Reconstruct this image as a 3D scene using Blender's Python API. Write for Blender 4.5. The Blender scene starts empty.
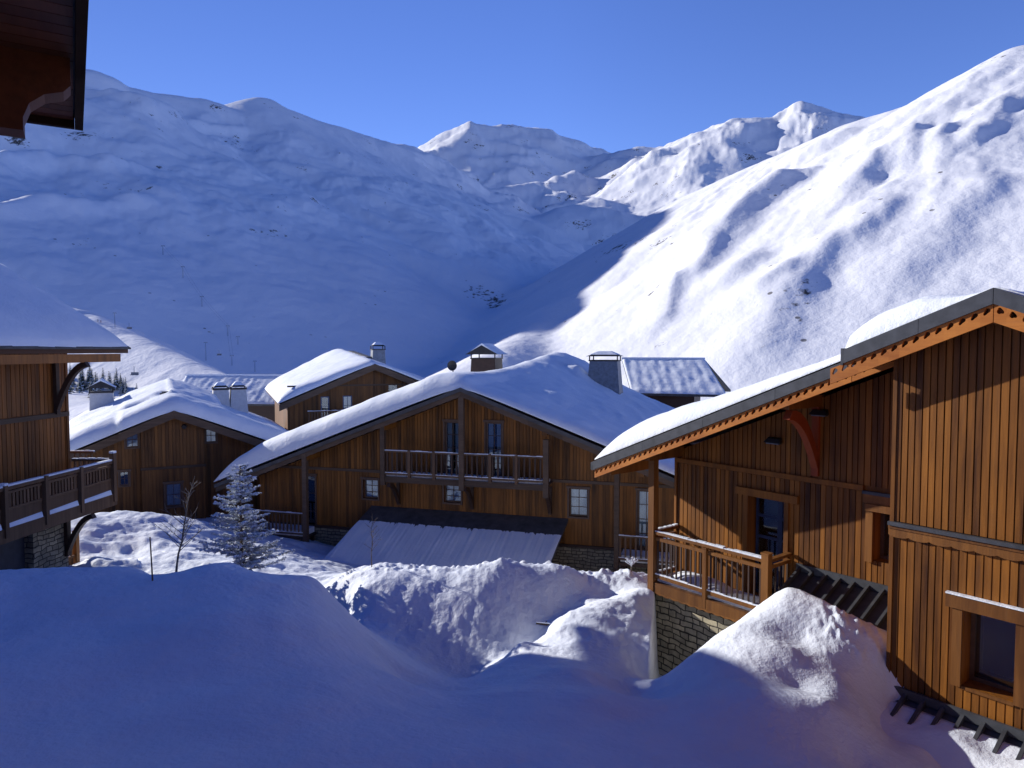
import bpy, math, random
import numpy as np
random.seed(7)

# ------------------------------------------------------------------ camera
F = 710.0
PITCH = math.radians(2.75)
def ray(px, py):
    a = (px - 512) / F; b = (384 - py) / F
    return (a, math.cos(PITCH) + b * math.sin(PITCH), b * math.cos(PITCH) - math.sin(PITCH))
def at(px, py, Y):
    """world point seen in the direction (px, py) at depth Y (camera at the origin)"""
    r = ray(px, py); k = Y / r[1]
    return (r[0] * k, Y, r[2] * k)
SUN = (-0.825, 0.490, 0.318)          # towards the sun
n_ = math.sqrt(sum(c * c for c in SUN)); SUN = tuple(c / n_ for c in SUN)

scene = bpy.context.scene
col = scene.collection
world = bpy.data.worlds.new("World"); scene.world = world; world.use_nodes = True
cd = bpy.data.cameras.new("camera"); cam = bpy.data.objects.new("camera", cd); col.objects.link(cam)
cam.location = (0, 0, 0); cam.rotation_euler = (math.radians(90) - PITCH, 0, 0)
cd.sensor_width = 36; cd.lens = 36 * F / 1024; cd.clip_start = 0.05; cd.clip_end = 40000
scene.camera = cam
scene.render.resolution_x = 1024; scene.render.resolution_y = 768
vs = scene.view_settings
vs.view_transform = 'Standard'; vs.look = 'None'; vs.gamma = 1; vs.exposure = EXPO = 0.3

# ------------------------------------------------------------------ light
nt = world.node_tree
for n in list(nt.nodes): nt.nodes.remove(n)
sky = nt.nodes.new('ShaderNodeTexSky'); sky.sky_type = 'NISHITA'; sky.sun_disc = False
sky.sun_elevation = math.asin(SUN[2]); sky.sun_rotation = math.atan2(SUN[0], SUN[1])
sky.altitude = 1900; sky.air_density = 1.0; sky.dust_density = 0.15; sky.ozone_density = 3.0
hs = nt.nodes.new('ShaderNodeHueSaturation'); hs.inputs['Saturation'].default_value = 1.0
tcw = nt.nodes.new('ShaderNodeTexCoord'); sxyz = nt.nodes.new('ShaderNodeSeparateXYZ'); nt.links.new(tcw.outputs['Generated'], sxyz.inputs[0])
rw = nt.nodes.new('ShaderNodeValToRGB'); rw.color_ramp.interpolation = 'EASE'
rw.color_ramp.elements[0].position = 0.0; rw.color_ramp.elements[0].color = (0.62, 0.62, 0.86, 1)
rw.color_ramp.elements[1].position = 0.85; rw.color_ramp.elements[1].color = (0.002, 0.095, 0.42, 1)
e_ = rw.color_ramp.elements.new(0.45); e_.color = (0.50, 0.55, 0.87, 1)
e_ = rw.color_ramp.elements.new(0.60); e_.color = (0.04, 0.26, 0.64, 1)
nt.links.new(sxyz.outputs[2], rw.inputs[0])
sc3 = nt.nodes.new('ShaderNodeVectorMath'); sc3.operation = 'SCALE'; sc3.inputs[3].default_value = 2.6; nt.links.new(rw.outputs[0], sc3.inputs[0])
mr = nt.nodes.new('ShaderNodeMapRange'); mr.inputs[1].default_value = -0.9; mr.inputs[2].default_value = 0.05; mr.inputs[3].default_value = 1.15; mr.inputs[4].default_value = 2.6
nt.links.new(sxyz.outputs[0], mr.inputs[0]); nt.links.new(mr.outputs[0], sc3.inputs[3])
mul = nt.nodes.new('ShaderNodeMix'); mul.data_type = 'RGBA'; mul.blend_type = 'MULTIPLY'
mul.inputs[0].default_value = 1; nt.links.new(sc3.outputs[0], mul.inputs[7])
bg = nt.nodes.new('ShaderNodeBackground'); bg.inputs['Strength'].default_value = 0.081
wo = nt.nodes.new('ShaderNodeOutputWorld')
nt.links.new(sky.outputs[0], hs.inputs['Color']); nt.links.new(hs.outputs[0], mul.inputs[6])
nt.links.new(mul.outputs[2], bg.inputs[0]); nt.links.new(bg.outputs[0], wo.inputs[0])
sd = bpy.data.lights.new("sun", 'SUN'); sd.energy = 5.0; sd.angle = math.radians(0.5); sd.color = (1.0, 0.955, 0.90)
so = bpy.data.objects.new("sun", sd); col.objects.link(so)
from mathutils import Vector, Matrix
so.rotation_euler = Vector(SUN).to_track_quat('Z', 'Y').to_euler()

# ------------------------------------------------------------------ noise (numpy)
def _hash(ix, iy, seed):
    h = (ix.astype(np.int64) * 374761393 + iy.astype(np.int64) * 668265263 + seed * 1442695041) & 0xFFFFFFFF
    h = ((h ^ (h >> 13)) * 1274126177) & 0xFFFFFFFF
    return (h ^ (h >> 16)) & 0xFFFFFFFF
def gnoise(x, y, seed=0):
    ix = np.floor(x); iy = np.floor(y); fx = x - ix; fy = y - iy
    u = fx * fx * fx * (fx * (fx * 6 - 15) + 10); v = fy * fy * fy * (fy * (fy * 6 - 15) + 10)
    def g(dx, dy):
        a = _hash(ix + dx, iy + dy, seed) / 4294967296.0 * 2 * math.pi
        return np.cos(a) * (fx - dx) + np.sin(a) * (fy - dy)
    return ((g(0, 0) * (1 - u) + g(1, 0) * u) * (1 - v) + (g(0, 1) * (1 - u) + g(1, 1) * u) * v) * 1.5
def fbm(x, y, octv=4, seed=0, gain=0.5, ridged=False):
    s = 0; a = 1.0; t = 0
    for o in range(octv):
        n = gnoise(x, y, seed + o * 17)
        if ridged: n = 1 - 2 * np.abs(n)
        s = s + a * n; t += a; a *= gain
        x, y = (x * 0.8 - y * 0.6) * 2.03 + 11.3, (x * 0.6 + y * 0.8) * 2.03 - 7.7
    return s / t

# ------------------------------------------------------------------ near ground: thin plate spline through surveyed points
NP = []
for p in [(0,768,6.3),(128,768,6.3),(256,768,6.3),(384,768,6.5),(512,768,6.8),(640,768,7.2),(760,768,7.8),(860,768,8.9),(940,768,9.3),
    (60,680,8.2),(200,680,8.3),(330,684,8.6),(430,706,8.9),(520,706,9.2),(600,700,9.6),(640,725,9.0),(700,712,9.4),(760,690,9.8),(830,700,9.7),
    (0,569,12.5),(60,566,12.5),(110,568,12.6),(140,570,12.5),(166,583,12.5),(188,578,12.5),(210,565,12.4),(229,559,12.4),(259,573,12.5),(290,575,12.5),(316,581,12.6),
    (0,620,10),(130,622,10),(229,615,10),(310,630,10.3),(370,650,11.2),(400,680,11.2),(345,612,12.6),
    (100,560,21),(180,560,21),(260,562,20),(60,514,27.5),(80,512,27.8),(110,511,28),(140,512,28),(175,516,28),(207,526,28),(100,541,25),(160,547,24.5),(120,558,22),(300,560,22),(300,550,29),
    (350,567,17.6),(385,563,17.4),(430,566,17.0),(500,561,16.8),(560,567,16.8),(620,573,17),(655,577,17.3),
    (360,590,16.2),(400,635,14.9),(440,665,14.2),(470,683,13.8),(520,640,15.0),(560,612,15.8),(610,598,16.3),(480,620,15.3),
    (495,671,12.9),(523,641,13.5),(544,643,13.7),(552,630,14.1),(565,613,14.6),(470,690,11.6),
    (600,602,15.0),(630,596,15.4),(655,594,15.8),(575,624,14.1),(600,629,13.8),(625,631,13.9),(652,632,14.1),(600,655,12.9),(625,662,12.8),(650,680,12.7),
    (570,665,11.3),(600,672,11.6),(640,695,11.5),(600,690,10.6),
    (648,703,10.9),(690,657,11.6),(730,627,12.1),(762,604,12.5),(785,588,12.8),(798,590,12.75),(823,600,12.2),(842,612,11.9),(860,627,11.6),(880,650,11.3),(884,690,10.95),
    (850,660,11.1),(800,640,11.6),(785,650,11.1),(740,655,11.1),(850,692,10.4),(800,690,10.4),(880,735,9.8),(920,745,9.8),(900,720,10.75)]:
    NP.append(at(*p))
NP += [(-13,16,-6.6),(-8,15.5,-6.7),(-5.5,15.6,-6.6),(-4,16,-6.4),(-15,21,-6.8),(-13,24,-7.0),
       (-2,19.6,-7.2),(2,19.6,-7.2),(-3,25,-8.6),(0,26,-8.8),(5,25,-8.8),(8,24,-8.9),(-8,30,-8.7),(3.5,19.5,-7.2),(6,21,-8.3),
       (0.4,14.8,-6.5),
       (3.9,14.2,-6.0),(3.3,14.2,-5.7),(3.1,13.4,-5.7),(4.1,14.6,-7.6),(6.07,10.62,-5.78),(6.69,9.83,-5.80),(7.31,9.05,-5.82),(6.5,10.1,-5.8),(5.68,10.31,-5.84),(6.30,9.52,-5.94),(6.92,8.74,-5.94),(5.95,10.9,-5.65),(3.7,13.4,-5.8),(4.5,13.9,-6.2),(6.6,12.6,-5.1),(6.1,12.6,-5.0),(5.3,14.2,-6.4),(5.2,15,-7.5),(6.6,11.3,-4.9),(6.25,11.0,-5.3),
       (7.6,8.2,-6.0),(9,7,-6.2),(9,10,-5.6),(12,14,-6.6),(12,8,-6),
       (0,1,-2.9),(-4,2,-3.0),(4,2,-3.9),(3,4.2,-4.0),(-8,5,-3.6),(-9,9,-3.8),(-14,12,-4.2),
       (-25,5,-4),(-25,15,-5.5),(-24,25,-7),(-18,31,-7.8),(-14,31.5,-7.9),(-11,31,-8.1),(-25,40,-9),(0,40,-10),(20,40,-10),(-12,36,-8.5),(15,22,-8),(22,10,-6),(-10,60,-14),(15,60,-14),(32,30,-10),(-40,60,-14),(45,60,-14),
       (0,-6,-2.9),(-12,-6,-3),(12,-6,-5),(-45,0,-4),(45,0,-6),(-60,90,-20),(60,90,-20),(0,95,-20)]
NP = np.array(NP, float)
KC = 0.16
def _tps_fit(P, lam):
    n = len(P); d2 = (P[:, None, 0] - P[None, :, 0]) ** 2 + (P[:, None, 1] - P[None, :, 1]) ** 2
    K = -np.sqrt(d2 + KC * KC) + lam * np.eye(n)
    Q = np.c_[np.ones(n), P[:, :2]]
    A = np.zeros((n + 3, n + 3)); A[:n, :n] = K; A[:n, n:] = Q; A[n:, :n] = Q.T
    return np.linalg.solve(A, np.r_[P[:, 2], 0, 0, 0])
TW = _tps_fit(NP, 0.02)
def near_h(x, y, detail=True):
    sh = x.shape; x = x.ravel(); y = y.ravel(); z = TW[-3] + TW[-2] * x + TW[-1] * y
    for i in range(len(NP)):
        d2 = (x - NP[i, 0]) ** 2 + (y - NP[i, 1]) ** 2 + 1e-9
        z = z - TW[i] * np.sqrt(d2 + KC * KC)
    # cut along the stone base of the right chalet: the bank ends in a sheer edge at its corner
    w = np.clip((x - (3.27 + (y - 16.0) * .235)) / .10, 0, 1) * np.clip((y - 12.6 - .35 * np.clip((x - 3.4) / 1.2, 0, 1)) / .4, 0, 1) * np.clip((17.2 - y) / .4, 0, 1) * np.clip((5.4 - x) / .6, 0, 1)
    z = z * (1 - w) + np.minimum(z, -7.45) * w
    if detail:
        z = z + 0.10 * fbm(x * 0.45, y * 0.45, 3, 3)
        # broken lumps thrown up along the crest of the ploughed bank and the yard behind it
        m = np.exp(-((y - 17.3 - 0.15 * np.sin(x * 2)) / 0.55) ** 2) * np.clip((x + 4.5) / 1.5, 0, 1) * np.clip((3.6 - x) / .5, 0, 1)
        z = z + m * (0.11 * np.maximum(fbm(x * 2.6, y * 2.6, 3, 9), -0.1) + 0.10 * np.maximum(gnoise(x * 6.5, y * 6.5, 21), 0))
        q = np.clip((y - 16.2) / 1.5, 0, 1) * np.clip((34 - y) / 4, 0, 1) * np.clip((1 - x) / 3, 0, 1)
        z = z + q * (0.16 * fbm(x * 0.5, y * 0.7, 2, 31) + 0.06 * fbm(x * 2.2 + 3, y * 3.0, 2, 37))
        # ruts in the yard
        z = z - q * 0.09 * np.maximum(0, np.sin((y + 0.35 * x + 0.5 * np.sin(x * .5)) * 3.3)) * (fbm(x * .3, y * .3, 2, 77) > -0.1)
        k = np.clip((y - 12.7) / .8, 0, 1) * np.clip((17.2 - y) / 1.0, 0, 1) * np.clip((x + 4) / 1, 0, 1)
        z = z + k * 0.05 * fbm(x * 2.0, y * 2.0, 3, 51)
        # crumbled lumps against the right chalet
        c_ = np.exp(-(((x - 5.6) / .5) ** 2 + ((y - 11.6) / .45) ** 2)); z = z + c_ * .20 * np.maximum(fbm(x * 5.5, y * 5.5, 3, 71), -.02)
        crust = np.clip((y - 8) / 4, .25, 1)
        z = z + crust * (0.035 * fbm(x * 1.7, y * 1.7, 4, 61, .6) + 0.012 * np.maximum(0, fbm(x * 7, y * 7, 2, 63)))
    return z.reshape(sh)

# ------------------------------------------------------------------ mountains: crest lines (surveyed) with flanks
def M(pts, s, w=30, cv=0.0): return (np.array([at(*p) for p in pts]), s, w, cv)
MTN = [
 # left mountain
 M([(-420,280,700),(-260,250,1000),(-120,205,1350),(-40,165,1600),(20,126,1850),(66,80,2050),(90,68,2100),(120,84,2200),(150,94,2300),(200,100,2450),(232,110,2550),(246,112,2600),(262,98,2700),(285,109,2800),(300,114,2900),(350,133,3200),(405,153,3600)], 0.47, 40, 75.0),
 M([(300,150,2500),(340,163,2550),(370,177,2500),(420,190,2500),(473,204,2450),(526,220,2400),(586,244,2350)], 0.47, 40, 75.0),
 # piste shoulder
 M([(-60,268,560),(20,290,540),(80,306,520),(130,333,470),(190,360,410),(250,384,360)], 0.55, 8, 0.0),
 M([(-150,376,320),(40,386,265),(90,393,228),(150,404,190),(205,420,160)], 0.32, 12, 0),
 # far centre
 M([(395,158,5600),(430,150,5400),(452,133,5200),(470,128,5100),(500,129,5200),(545,134,5300),(575,145,5400),(600,153,5600),(640,175,6000)], 0.75, 30, 0),
 M([(470,128,5100),(474,150,4850),(478,172,4600)], 0.9, 15, 0),
 M([(383,182,3900),(400,170,4000),(416,161,4050),(430,161,4050),(450,172,4000),(480,190,3900)], 0.7, 20, 0),
 M([(480,205,3700),(505,193,3900),(540,188,4000),(556,178,4100),(575,177,4150),(600,190,4200)], 0.7, 20, 0),
 M([(520,225,3200),(560,208,3300),(600,200,3400),(640,205,3500)], 0.6, 20, 0),
 # centre right
 M([(590,160,5000),(625,152,4900),(660,146,4800),(686,140,4600)], 0.7, 20, 0),
 M([(560,200,4300),(600,185,4200),(640,162,4100),(675,145,4000),(690,137,3950),(715,126,3900),(735,120,3850),(770,118,3850),(795,110,3850),(815,110,3850),(850,121,3900),(900,130,4000)], 0.7, 20, 0),
 M([(735,120,3850),(745,150,3500),(735,172,3300)], 0.75, 20, 0),
 # right mountain
 M([(1900,-40,800),(1500,-20,880),(1250,0,930),(1120,10,945),(1024,45,955),(985,66,975),(940,92,1005),(905,106,1035),(880,114,1060),(855,122,1090),(820,138,1140),(780,155,1200),(740,172,1260),(700,190,1330),(668,214,1400),(648,240,1450)], 0.60, 25, 0),
 M([(648,240,1450),(612,268,1230),(575,298,1010),(540,322,830),(500,350,640)], 0.5, 25, 0),
]
BUMPS = []
def far_h(x, y, detail=True):
    r = np.hypot(x, y)
    base = np.interp(r, [0, 60, 120, 250, 600, 1200, 2000, 3000, 4500, 7000, 12000], [-9, -13, -22, -34, -45, -30, 40, 180, 480, 500, 300])
    hs_ = [base + 0 * x]; dc = np.full(x.shape, 1e9)
    for P, s, w, cv in MTN:
        best = np.full(x.shape, -1e9)
        for i in range(len(P) - 1):
            ax, ay, az = P[i]; bx, by, bz = P[i + 1]; dx, dy = bx - ax, by - ay
            t = np.clip(((x - ax) * dx + (y - ay) * dy) / (dx * dx + dy * dy), 0, 1)
            d = np.hypot(x - ax - t * dx, y - ay - t * dy)
            dc = np.minimum(dc, d + (0 if az > 120 else 1e3))
            best = np.maximum(best, az + t * (bz - az) - s * (np.sqrt(d * d + w * w) - w) - cv * (1 - np.exp(-(d / 320) ** 2)))
        hs_.append(best)
    T = 5.0 + 0.0025 * r
    m = np.maximum.reduce(hs_)
    z = m + T * np.log(sum(np.exp(np.maximum((h - m) / T, -40)) for h in hs_)) - T * 0.3
    if detail:
        a = np.clip((r - 90) / 500, 0, 1) * np.maximum(.12 + .88 * np.clip(dc / (110 + .05 * r), 0, 1), np.clip((r - 3300) / 500, 0, .55))
        hgt = np.clip((z + 40) / 300, 0, 1)
        wx = x + 40 * gnoise(x / 260, y / 260, 5); wy = y + 40 * gnoise(x / 260 + 9, y / 260, 6)
        far = np.clip((y - 2900) / 500, 0, 1)
        right = np.clip((x - 0.03 * y) / 160 + .3, 0, 1) * np.clip((2300 - y) / 400, 0, 1)
        left = np.clip(1 - right - far, 0, 1)
        # right flank: gullies running down the slope, smooth wind-packed rolls
        rp = wx * .7 + wy * .7; rq = wx * .7 - wy * .7        # rp runs down the slope
        zr = 11 * fbm(rp / 260, rq / 95, 3, 11) + 5.0 * fbm(rp / 80, rq / 48, 3, 12) + 1.5 * fbm(rp / 26, rq / 20, 3, 14) + 10 * np.maximum(0, fbm(wx / 120 + 5, wy / 80, 2, 91) - .15)
        # left flank: u runs down the slope
        u = wx * .56 - wy * .83; v = wx * .83 + wy * .56
        zl = 30 * fbm(u / 420, v / 170, 2, 21) + 14 * fbm(u / 120, v / 90, 4, 22, .55) + 2.6 * fbm(u / 32, v / 40, 3, 23)
        bench = np.clip((-x - 700) / 400, 0, 1) * np.clip((y - 1100) / 300, 0, 1)
        zl = zl + bench * (62 * gnoise(u / 190 + .5 * gnoise(v / 300, u / 300, 3), v / 700, 24) + 7 * gnoise(u / 75, v / 260, 25))
        zf = 72 * fbm(wx / 620, wy / 520, 2, 41, .5, True) + 38 * fbm(wx / 250, wy / 220, 4, 42, .5, True) + 6 * fbm(wx / 60, wy / 60, 2, 43)
        z = z + a * hgt * (right * zr + left * zl + far * zf)
        z = z + a * 0.45 * fbm(x / 14, y / 14, 2, 15) * (1 + .3 * r / 1000)
        for P, A, wl, wr in BUMPS:
            best = np.full(x.shape, 1e9); sg = np.zeros(x.shape)
            for i in range(len(P) - 1):
                ax, ay = P[i]; bx, by = P[i + 1]; dx, dy = bx - ax, by - ay
                t = np.clip(((x - ax) * dx + (y - ay) * dy) / (dx * dx + dy * dy), 0, 1)
                ex_, ey_ = x - ax - t * dx, y - ay - t * dy; d = np.hypot(ex_, ey_); s_ = (ex_ * dy - ey_ * dx) / (np.maximum(d, 1e-6) * math.hypot(dx, dy))
                m_ = d < best; best = np.where(m_, d, best); sg = np.where(m_, s_, sg)
            z = z + np.clip(dc / 100, 0, 1) * .85 * A * np.exp(-(best / (wl + (wr - wl) * (.5 + .5 * sg))) ** 2)
    return z
def ground_h(x, y, detail=True):
    r = np.hypot(x, y); t = np.clip((r - 48) / 45, 0, 1); t = t * t * (3 - 2 * t)
    n = near_h(x, y, detail) if np.any(t < 1) else 0
    f = far_h(x, y, detail) if np.any(t > 0) else 0
    return n * (1 - t) + f * t
def gz(x, y): return float(ground_h(np.array([float(x)]), np.array([float(y)]))[0])
def drop(px, py, y0, y1, n=600):
    """first point of the ground met along the direction (px, py) between depths y0 and y1"""
    Y = np.geomspace(y0, y1, n); r = ray(px, py)
    X = r[0] / r[1] * Y; Z = r[2] / r[1] * Y
    g = ground_h(X, Y); k = np.nonzero(g >= Z)[0]
    i = k[0] if len(k) else n - 1
    return (float(X[i]), float(Y[i]), float(g[i]))

for pts, A, wl, wr in [([(772,192),(742,213),(722,236)], 26, 60, 26), ([(914,134),(904,160)], 12, 34, 12), ([(941,136),(932,150)], 10, 26, 11),
        ([(869,162),(860,180)], 11, 34, 12), ([(708,250),(694,276)], 13, 34, 17), ([(750,266),(733,276)], 10, 26, 13),
        ([(672,282),(664,320)], 7, 24, 10), ([(778,284),(756,300)], 10, 28, 14), ([(770,315),(756,348)], 12, 45, 26), ([(840,140),(800,158)], 10, 34, 20),
        ([(985,190),(950,215)], 6, 34, 16), ([(880,215),(850,240)], 10, 34, 15), ([(930,250),(900,275)], 6, 34, 20), ([(1000,110),(975,135)], 8, 30, 14), ([(820,255),(800,285)], 9, 30, 14)]:
    g_ = [drop(px, py, 250, 2600, 500)[:2] for px, py in pts]
    if math.dist(g_[0], g_[-1]) > 260: continue
    BUMPS.append((g_[::-1], A, wl, wr))
for pts, A, w_ in [([(-20,168),(40,160),(100,164)], 20, 34), ([(0,214),(40,205),(75,208),(130,203)], 18, 28), ([(150,114),(205,118)], 16, 30), ([(95,95),(140,102)], 16, 30), ([(100,165),(135,168)], 12, 22), ([(205,128),(245,131)], 14, 24)]:
    g_ = [drop(px, py, 250, 2900, 900)[:2] for px, py in pts]
    BUMPS.append((g_, A, w_, w_))
# ------------------------------------------------------------------ node helpers
def mat(name):
    m = bpy.data.materials.new(name); m.use_nodes = True
    t = m.node_tree; b = t.nodes['Principled BSDF']
    return m, t, b
def N(t, typ, **kw):
    n = t.nodes.new(typ)
    for k, v in kw.items():
        if k in n.inputs.keys(): n.inputs[k].default_value = v
        else: setattr(n, k, v)
    return n
def ramp(t, pts):
    r = t.nodes.new('ShaderNodeValToRGB'); e = r.color_ramp.elements
    e[0].position = pts[0][0]; e[0].color = pts[0][1]; e[1].position = pts[-1][0]; e[1].color = pts[-1][1]
    for p, c in pts[1:-1]:
        q = e.new(p); q.color = c
    return r
def C4(*a): return tuple(a) + (1,)
def snow_mat(name, fine=8.0, dist=0.02, strength=0.5, lump=1.5):
    m, t, b = mat(name); b.inputs['Roughness'].default_value = 0.7
    b.inputs['Specular IOR Level'].default_value = 0.15
    tc = N(t, 'ShaderNodeTexCoord')
    n1 = N(t, 'ShaderNodeTexNoise', Scale=fine, Detail=6.0, Roughness=0.6); n2 = N(t, 'ShaderNodeTexNoise', Scale=lump, Detail=4.0)
    t.links.new(tc.outputs['Object'], n1.inputs['Vector']); t.links.new(tc.outputs['Object'], n2.inputs['Vector'])
    cr = ramp(t, [(0.3, C4(0.73, 0.785, 0.86)), (0.7, C4(0.85, 0.885, 0.93))])
    t.links.new(n2.outputs[0], cr.inputs[0]); t.links.new(cr.outputs[0], b.inputs['Base Color'])
    n3 = N(t, 'ShaderNodeTexNoise', Scale=lump * 3.5, Detail=5.0, Roughness=0.65); t.links.new(tc.outputs['Object'], n3.inputs['Vector'])
    b0 = N(t, 'ShaderNodeBump', Strength=0.5, Distance=dist * 2.5); t.links.new(n3.outputs[0], b0.inputs['Height'])
    bp = N(t, 'ShaderNodeBump', Strength=strength, Distance=dist); t.links.new(n1.outputs[0], bp.inputs['Height']); t.links.new(b0.outputs[0], bp.inputs['Normal'])
    t.links.new(bp.outputs[0], b.inputs['Normal'])
    return m
SNOW_G = snow_mat('snow_ground', 9, 0.03, 0.6, 0.8)
SNOW_R = snow_mat('snow_roof', 10, 0.025, 0.45, 0.9)

def mountain_mat():
    m, t, b = mat('snow_mountain'); b.inputs['Roughness'].default_value = 0.75; b.inputs['Specular IOR Level'].default_value = 0.1
    tc = N(t, 'ShaderNodeTexCoord'); ge = N(t, 'ShaderNodeNewGeometry')
    def noise(scale, det=5.0, rough=0.55, vec=None):
        n = N(t, 'ShaderNodeTexNoise', Scale=scale, Detail=det, Roughness=rough); t.links.new(vec or tc.outputs['Object'], n.inputs['Vector']); return n
    big = noise(1/300); mid = noise(1/45, 6.0, 0.65); fin = noise(1/9, 4.0, .6); patch = noise(1/130, 3.0)
    # rocks: where a fine noise peaks inside sparse patches and on steeper ground
    sep = N(t, 'ShaderNodeSeparateXYZ'); t.links.new(ge.outputs['Normal'], sep.inputs[0])
    def math_(op, a, b_, clamp=False):
        n = N(t, 'ShaderNodeMath', operation=op, use_clamp=clamp)
        for i, v in enumerate((a, b_)):
            if isinstance(v, (int, float)): n.inputs[i].default_value = v
            else: t.links.new(v, n.inputs[i])
        return n.outputs[0]
    steep = math_('SUBTRACT', 0.92, sep.outputs[2])                 # >0 where steep
    f = math_('ADD', math_('MULTIPLY', patch.outputs[0], 0.9), math_('MULTIPLY', mid.outputs[0], 0.55))
    f = math_('ADD', f, math_('MULTIPLY', steep, 0.35))
    f = math_('ADD', f, math_('MULTIPLY', fin.outputs[0], 0.55))
    rk = math_('MULTIPLY', math_('SUBTRACT', f, 1.235), 14.0, True)
    # scattered specks: shrubs and stones
    vor = N(t, 'ShaderNodeTexVoronoi', Scale=1/26.0); t.links.new(tc.outputs['Object'], vor.inputs['Vector'])
    sp = math_('MULTIPLY', math_('SUBTRACT', 0.085, vor.outputs['Distance']), 60.0, True)
    sp = math_('MULTIPLY', sp, math_('MULTIPLY', math_('SUBTRACT', patch.outputs[0], 0.53), 20.0, True))
    k = math_('MAXIMUM', rk, math_('MULTIPLY', sp, 0.8))
    mx = N(t, 'ShaderNodeMix', data_type='RGBA')
    cr = ramp(t, [(0.3, C4(0.80, 0.82, 0.86)), (0.7, C4(0.90, 0.91, 0.93))]); t.links.new(big.outputs[0], cr.inputs[0])
    t.links.new(k, mx.inputs[0]); t.links.new(cr.outputs[0], mx.inputs[6]); mx.inputs[7].default_value = (0.10, 0.09, 0.08, 1)
    t.links.new(mx.outputs[2], b.inputs['Base Color'])
    b1 = N(t, 'ShaderNodeBump', Strength=0.32, Distance=8.0); t.links.new(mid.outputs[0], b1.inputs['Height'])
    b2 = N(t, 'ShaderNodeBump', Strength=0.14, Distance=2.0); t.links.new(fin.outputs[0], b2.inputs['Height']); t.links.new(b1.outputs[0], b2.inputs['Normal'])
    t.links.new(b2.outputs[0], b.inputs['Normal'])
    return m
SNOW_M = mountain_mat()

def polar_sheet(name, radii, material):
    az = np.r_[np.linspace(-180, -44, 60)[:-1], np.linspace(-44, -37.2, 12)[:-1], np.linspace(-37.2, 37.2, COLS), np.linspace(37.2, 44, 12)[1:], np.linspace(44, 180, 60)[1:-1]]
    az = np.radians(az); A, Rr = np.meshgrid(az, radii)
    X = Rr * np.sin(A); Y = Rr * np.cos(A)
    Z = ground_h(X, Y)
    nr, nc = X.shape
    co = np.stack([X, Y, Z], -1).reshape(-1, 3).astype(np.float32)
    i = np.arange(nr - 1)[:, None] * nc; j = np.arange(nc)[None, :]; j2 = (j + 1) % nc
    q = np.stack([i + j, i + j2, i + nc + j2, i + nc + j], -1).reshape(-1, 4)[:, ::-1].astype(np.int32)
    me = bpy.data.meshes.new(name)
    me.vertices.add(len(co)); me.vertices.foreach_set('co', co.ravel())
    me.loops.add(q.size); me.loops.foreach_set('vertex_index', q.ravel())
    me.polygons.add(len(q)); me.polygons.foreach_set('loop_start', np.arange(len(q), dtype=np.int32) * 4)
    me.polygons.foreach_set('use_smooth', np.ones(len(q), bool)); me.update(); me.validate()
    me.materials.append(material)
    o = bpy.data.objects.new(name, me); col.objects.link(o); o['kind'] = 'structure'
    return o
COLS = 820
polar_sheet('ground', np.r_[np.geomspace(0.5, 5, 30)[:-1], np.geomspace(5, 75, 620)], SNOW_G)
polar_sheet('hills', np.r_[np.geomspace(75, 9000, 700)], SNOW_M)

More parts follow.
